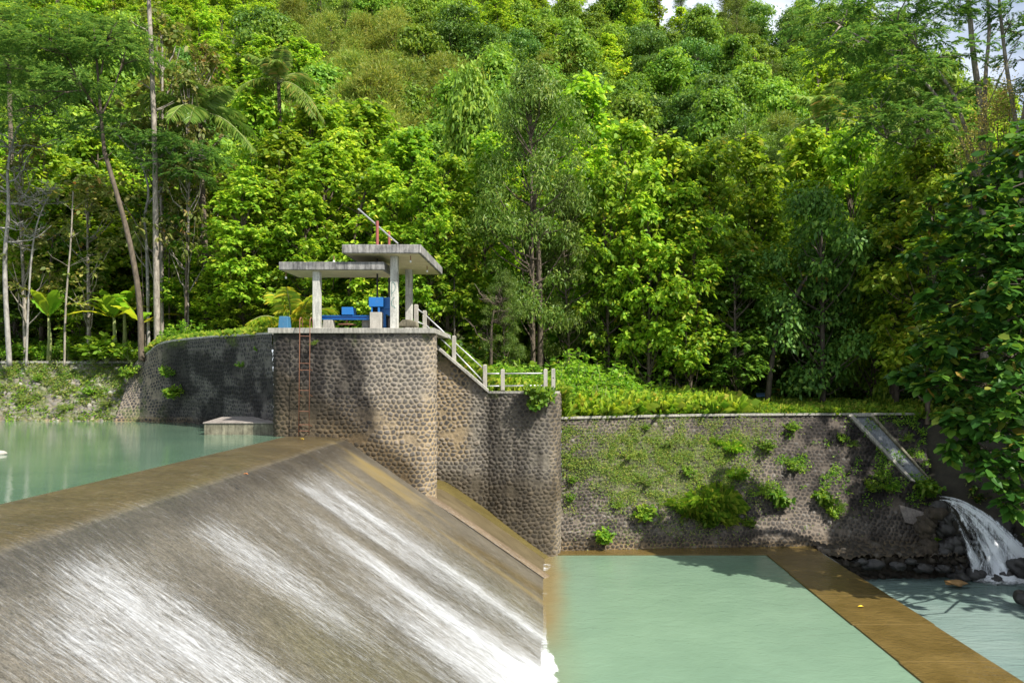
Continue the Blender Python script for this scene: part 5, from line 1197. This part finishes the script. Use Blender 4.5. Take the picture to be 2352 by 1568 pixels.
for x, y, k_, sc, lb in ((1481, 1192, 'big', .85, 'leafy weed casting a shadow low on the river wall, left of the yellow grass'), (1391, 1248, 'big', .85, 'leafy weed at the foot of the river wall near the pool corner'),
   (1577, 1090, 'weed', .7, 'small leafy weed in the middle of the river wall'), (1628, 1208, 'big', .8, 'bright leafy weed just under the yellow grass clump'), (1715, 1208, 'weed', .7, 'small leafy weed near the wall foot, right of the grass clump'),
   (1790, 1165, 'big', 1.1, 'wide leafy bush on the shaded part of the river wall'), (1760, 1130, 'fern', 1.3, 'ferny growth above the wide leafy bush'), (1895, 1160, 'big', 1.0, 'bright bush left of the cobbled patch'), (1905, 1185, 'weed', .8, 'drooping weed below the bright bush'),
   (1311, 1108, 'weed', .5, 'small weed beside the edge of the stone wing wall'), (1481, 985, 'weed', .45, 'small weed near the coping above the mossy patch'), (1645, 1015, 'grass', .55, 'dark grass tuft high on the river wall'),
   (1680, 1030, 'grass', .8, 'tall shaded grass clump high on the river wall'), (1757, 1035, 'weed', .9, 'leafy weed in the shade, left of the drain'), (1819, 990, 'weed', .8, 'leafy weed near the coping in the shade'),
   (1820, 1080, 'weed', .7, 'sprig of leaves in the dark part of the wall'), (1690, 1090, 'grass', .8, 'thin grass tuft above the yellow grass clump'), (2020, 1100, 'weed', .7, 'small bush just below the middle of the drain channel'),
   (2040, 1130, 'weed', .9, 'spreading weed left of the drain outlet'), (2130, 1140, 'big', 1.0, 'leafy bush hiding the drain outlet'), (2160, 1128, 'big', .9, 'leafy bush right above the waterfall'), (1998, 1122, 'weed', .8, 'weed on the wall above the cobbled patch'),
   (1480, 1110, 'dry', .8, 'dry creeping weed in the middle of the mossy patch'), (1440, 1050, 'dry', .9, 'dry creeping weed near the top left of the mossy patch'), (1540, 1020, 'dry', 1.0, 'olive creeping weed below the coping'),
   (1420, 1160, 'fern', .6, 'ferny weed near the pool corner, above the leafy one'), (2085, 1010, 'fern', .7, 'fern right of the drain channel'), (1960, 1020, 'fern', .6, 'fern left of the drain channel'), (1932, 1010, 'weed', .6, 'small sprig close to the top of the drain channel'),
   (1312, 1150, 'weed', .5, 'small weed low beside the wing wall edge'), (1930, 1170, 'fern', .8, 'fern hanging right of the bright bush'), (2275, 1225, 'grass', .4, 'small grass tuft on a wet ledge by the waterfall')):
    p = on_low(x, y); put(k_, p-np.array([0, -.02, .05]), sc, lb, 'weed', 'weed', gw if k_ != 'grass' else 'grass tufts on the river wall')
for x, y, sc, wh in ((1590, 1175, 1.2, 'left edge'), (1615, 1150, 1.4, 'top left'), (1650, 1150, 1.4, 'top right'), (1675, 1165, 1.1, 'right edge'), (1630, 1180, 1.2, 'middle'), (1556, 1160, .9, 'far left outlier'), (1660, 1190, 1.0, 'bottom right')):
    put('grass', on_low(x, y)-np.array([0, -.02, .05]), sc, f'yellow-green grass tuft at the {wh} of the low clump on the wall', 'grass tuft', 'grass_tuft', 'yellow grass clump on the river wall')
def creeping(name, fn_xy, mask, n, L, key, surf, label, cat_='creeper'):
    """fine creeping weeds that follow a wall face"""
    rg = np.random.default_rng(hash(name) % 1000 if False else len(name)*7+n % 97); LX, LY, LP = surf
    idx_ = rg.integers(0, len(LP), n*6); x, y = LX[idx_], LY[idx_]; m_ = mask(x, y) > rg.random(len(x)); P = LP[idx_][m_][:n]
    P = P+rg.normal(size=P.shape)*.03+np.array([0, -.05, .03]); D = rg.normal(size=P.shape)*(1, .6, .6)+np.array([0, -.5, .3]); N = rg.normal(size=P.shape)*.5+np.array([0, -.7, .7])
    Ls = L*rg.uniform(.5, 1.4, len(P)); V, Q, A = leaves(P, D, N, Ls, Ls*.4, False, .3, rg)
    o = link(name, qmesh(name, V, Q, LM[key], {'rnd': A})); return tag(o, label, cat_, None, 'stuff')
lowS = (LWx, LWy, LWP)
def mk1(x, y):
    b = np.exp(-((x-1490)/130)**2-((y-1060)/95)**2)+.9*np.exp(-((x-1600)/90)**2-((y-1120)/70)**2)+.7*np.exp(-((x-1680)/70)**2-((y-1020)/45)**2)+.5*np.exp(-((x-1305)/25)**2-((y-1050)/90)**2)
    return np.clip(b*1.5, 0, 1)*(.15+.85*ss(.44, .58, fbm(x/22, y/18, 300)))
creeping('creeping_weeds', None, mk1, 42000, .07, 'dry', lowS, 'olive creeping weeds spreading over the middle of the river wall')
def mk2(x, y): return (np.exp(-((x-1850)/120)**2-((y-1060)/70)**2)+ss(1950, 2100, x)*ss(1200, 1100, y))*ss(.5, .62, fbm(x/25, y/20, 301))
creeping('shaded_weeds', None, mk2, 14000, .11, 'weed', lowS, 'green weeds scattered over the shaded end of the river wall')
def mk3(x, y): return ss(.42, .58, fbm(x/24, y/16, 302))*(.35+.65*ss(960, 900, y))
creeping('bank_weeds', None, mk3, 34000, .13, 'dry', (RBx, RBy, RBP), 'olive weeds growing between the pale rubble of the left bank')
def mk4(x, y): return ss(.56, .66, fbm(x/20, y/14, 303))
creeping('bank_leaves', None, mk4, 5000, .16, 'weed', (RBx, RBy, RBP), 'bright green leafy weeds on the left rubble bank')
def on_rub(x, y): return RBP[np.argmin((RBx-x)**2+(RBy-y)**2)]
for x, y, k_, sc, lb in ((200, 905, 'weed', .7, 'bright leafy weed in the middle of the rubble bank'), (248, 930, 'dry', .8, 'brownish dry bush at the lower right corner of the rubble bank'), (90, 870, 'weed', .6, 'leafy weed high on the left of the rubble bank'), (60, 920, 'dry', .8, 'dry bush low on the left of the rubble bank'), (150, 940, 'dry', .8, 'dry bush hanging near the water under the rubble bank')):
    put(k_, on_rub(x, y)-(0, 0, .05), sc, lb, 'weed', 'weed', 'weeds on the rubble bank')
for x, y, Yd, k_, sc, lb in ((303, 862, 37.6, 'weed', 1.1, 'leafy bush where the rubble bank meets the curved wall'), (402, 912, 35.0, 'big', .9, 'leafy bush growing from the foot of the curved wall'), (383, 860, 35.6, 'weed', .8, 'dark weed on the shaded end of the curved wall'),
   (557, 838, 31.0, 'weed', .45, 'yellowish fern on the curved wall near the pier'), (590, 800, 30.0, 'weed', .3, 'tiny fern high on the curved wall'), (725, 785, 27.62, 'fern', .35, 'tiny fern on the pier right of the ladder')):
    put(k_, W(x, y, Yd)+(0, -.05, -.1), sc, lb, 'weed', 'weed', 'weeds on the upstream walls')
for i, (x, y, sc, wh) in enumerate(((1225, 905, .75, 'leftmost'), (1250, 912, .8, 'rightmost large'), (1238, 925, .7, 'lowest'), (1262, 900, .5, 'smallest'))):
    put('big', W(x, y, 30.85)-(0, .05, .15), sc, f'{wh} leafy plant hanging over the corner of the wing wall coping', 'plant', 'hanging_plant', 'leafy plants hanging over the wing wall', tilt=.9)
# tall leafy weeds behind the railing and along the terrace
def inst_stuff(name, label, meshes_, pts, cat_):
    """many small plants joined into one mesh"""
    Vs, Qs, As, Ms, o_ = [], [], [], [], 0
    src = []
    for me in meshes_:
        nv = len(me.vertices); co = np.empty(nv*3, np.float32); me.vertices.foreach_get('co', co); q = np.empty(len(me.loops), np.int32); me.loops.foreach_get('vertex_index', q)
        a = np.empty(nv, np.float32); me.attributes['rnd'].data.foreach_get('value', a); mi = np.empty(len(me.polygons), np.int32); me.polygons.foreach_get('material_index', mi); src.append((co.reshape(-1, 3), q.reshape(-1, 4), a, mi))
    rg = np.random.default_rng(len(pts))
    for x, y, z, s_ in pts:
        co, q, a, mi = src[rg.integers(len(src))]; t = rg.random()*6.28; c, s = math.cos(t), math.sin(t)
        V = co@np.array([[c, s, 0], [-s, c, 0], [0, 0, 1]])*s_*np.array([1, 1, rg.uniform(.8, 1.2)])+np.array([x, y, z]); Vs.append(V); Qs.append(q+o_); As.append(a); Ms.append(mi); o_ += len(V)
    o = link(name, qmesh(name, np.concatenate(Vs), np.concatenate(Qs), list(meshes_[0].materials), {'rnd': np.concatenate(As)}, mi=np.concatenate(Ms)))
    return tag(o, label, cat_, None, 'stuff')
sm_w = [shrub_mesh(60+i, 130, .13, .065, 'weed', .35, .8, True, .5) for i in range(3)]
sm_g = [grass_mesh(60+i, 90, .5, .6) for i in range(3)]; sm_d = [shrub_mesh(70+i, 150, .22, .13, 'teak_dark', .6, 1.0) for i in range(3)]
sm_y = [shrub_mesh(80+i, 150, .11, .045, 'grass', .35, .7, True, .7) for i in range(3)]
sm_t = [grass_mesh(85+i, 60, .35, 1.1) for i in range(3)]
def field(n, xa, xb, ta, tb, sa, sb, seed, thr=0, hz=None):
    rg = np.random.default_rng(seed); out = []
    for _ in range(n):
        X = rg.uniform(xa, xb); T = rg.uniform(ta, tb)**1.0; Y = float(Yf(X))+T
        if thr and vn(X*.6, Y*.6, seed) < thr: continue
        s_ = rg.uniform(sa, sb)*(hz(X, T) if hz else 1); out.append((X, Y, float(ground(X, Y))-.03, s_))
    return out
inst_stuff('terrace_grass', 'bright green grass growing along the top of the river wall', sm_g, field(1900, .9, 19, .15, 7.5, .7, 1.4, 1), 'grass')
inst_stuff('terrace_weeds', 'tall yellow-green leafy weeds on the terrace right of the railing', sm_y, field(1300, .9, 15, .8, 7, .8, 1.7, 2, .0, lambda X, T: (1.6+1.0*float(vn(X*1.3, T*1.1, 9)) if X < 4.5 else (.9+.8*float(vn(X*1.3, T, 9)) if X < 8 else .6))*(.45+.13*min(T, 5)))+field(230, -2.0, .9, 1.6, 4.5, 1.0, 1.7, 12), 'weeds')
inst_stuff('tall_grass', 'tall arching grass blades among the weeds right of the railing', sm_t, field(900, .9, 9, .4, 6, .8, 1.7, 22)+field(160, 9, 16, .6, 7, .4, .9, 24)+field(90, -2, .9, 1, 4, .6, 1.1, 23), 'grass')
inst_stuff('slope_grass', 'grass on the slope behind the sloping railing', sm_g, field(800, -4.5, .9, .1, 4.5, .6, 1.2, 3), 'grass')
inst_stuff('bank_top_grass', 'green grass on top of the curved wall', sm_g, field(1200, -19, -10.3, .25, 5, .6, 1.3, 4), 'grass')
inst_stuff('bank_top_weeds', 'leafy green weeds along the top of the left rubble bank', sm_w, field(700, -42, -16.5, .5, 4.5, .6, 1.35, 5, .2), 'weeds')
inst_stuff('forest_undergrowth', 'dark leafy undergrowth on the forest floor', sm_d, field(1500, -42, 26, 4.2, 14, .6, 1.5, 6), 'undergrowth')
inst_stuff('right_bank_undergrowth', 'dark leafy undergrowth on the right river bank', sm_d, [(float(a[0]), float(a[1]), float(a[2])-.1, random.uniform(.35, .8)) for a in [PB[random.randrange(8, 150), random.randrange(12, 50)] for _ in range(260)]]+field(200, 19, 26, .2, 8, .7, 1.3, 7), 'undergrowth')
rg = np.random.default_rng(8)
hp = []
for _ in range(2600):
    Y = rg.uniform(46, 165); X = rg.uniform(xz(-80, Y), xz(2440, Y)); hp.append((X, Y, float(ground(X, Y))-.2, rg.uniform(1.2, 2.6)))
inst_stuff('hillside_undergrowth', 'green undergrowth covering the hillside between the trees', [shrub_mesh(90, 60, .34, .2, 'vine', .7, 1.0), shrub_mesh(91, 60, .34, .2, 'vine', .8, .8)], hp, 'undergrowth')
for i, (x, Yd, k_, sc, lb) in enumerate(((1480, 38.2, 'weed', 1.7, 'round pale-leaved bush among the weeds on the terrace'), (1340, 36.5, 'weed', 1.8, 'tall bluish leafy weed right of the railing end'), (1210, 35.0, 'big', 1.6, 'tall leafy weed clump behind the level railing'),
     (1465, 39.5, 'big', 1.7, 'young maple-like sapling with bluish leaves in the shade'), (1690, 39, 'grass', 1.4, 'tall dark grass clump at the forest edge'), (215, 39.2, 'big', 1.7, 'leafy cassava-like bush below the banana plants'), (60, 40.2, 'big', 1.6, 'leafy bush above the left end of the rubble bank'),
     (245, 38.8, 'big', 1.5, 'bluish fan-leaved bush at the foot of the banana plants'), (160, 40, 'weed', 1.7, 'bright bush beside the thin pole trunk'), (300, 38.6, 'weed', 1.5, 'leafy bush at the corner above the curved wall'))):
    X = xz(x, Yd); put(k_, (X, Yd, float(ground(X, Yd))-.05), sc, lb, 'shrub', 'shrub', None, tilt=0)
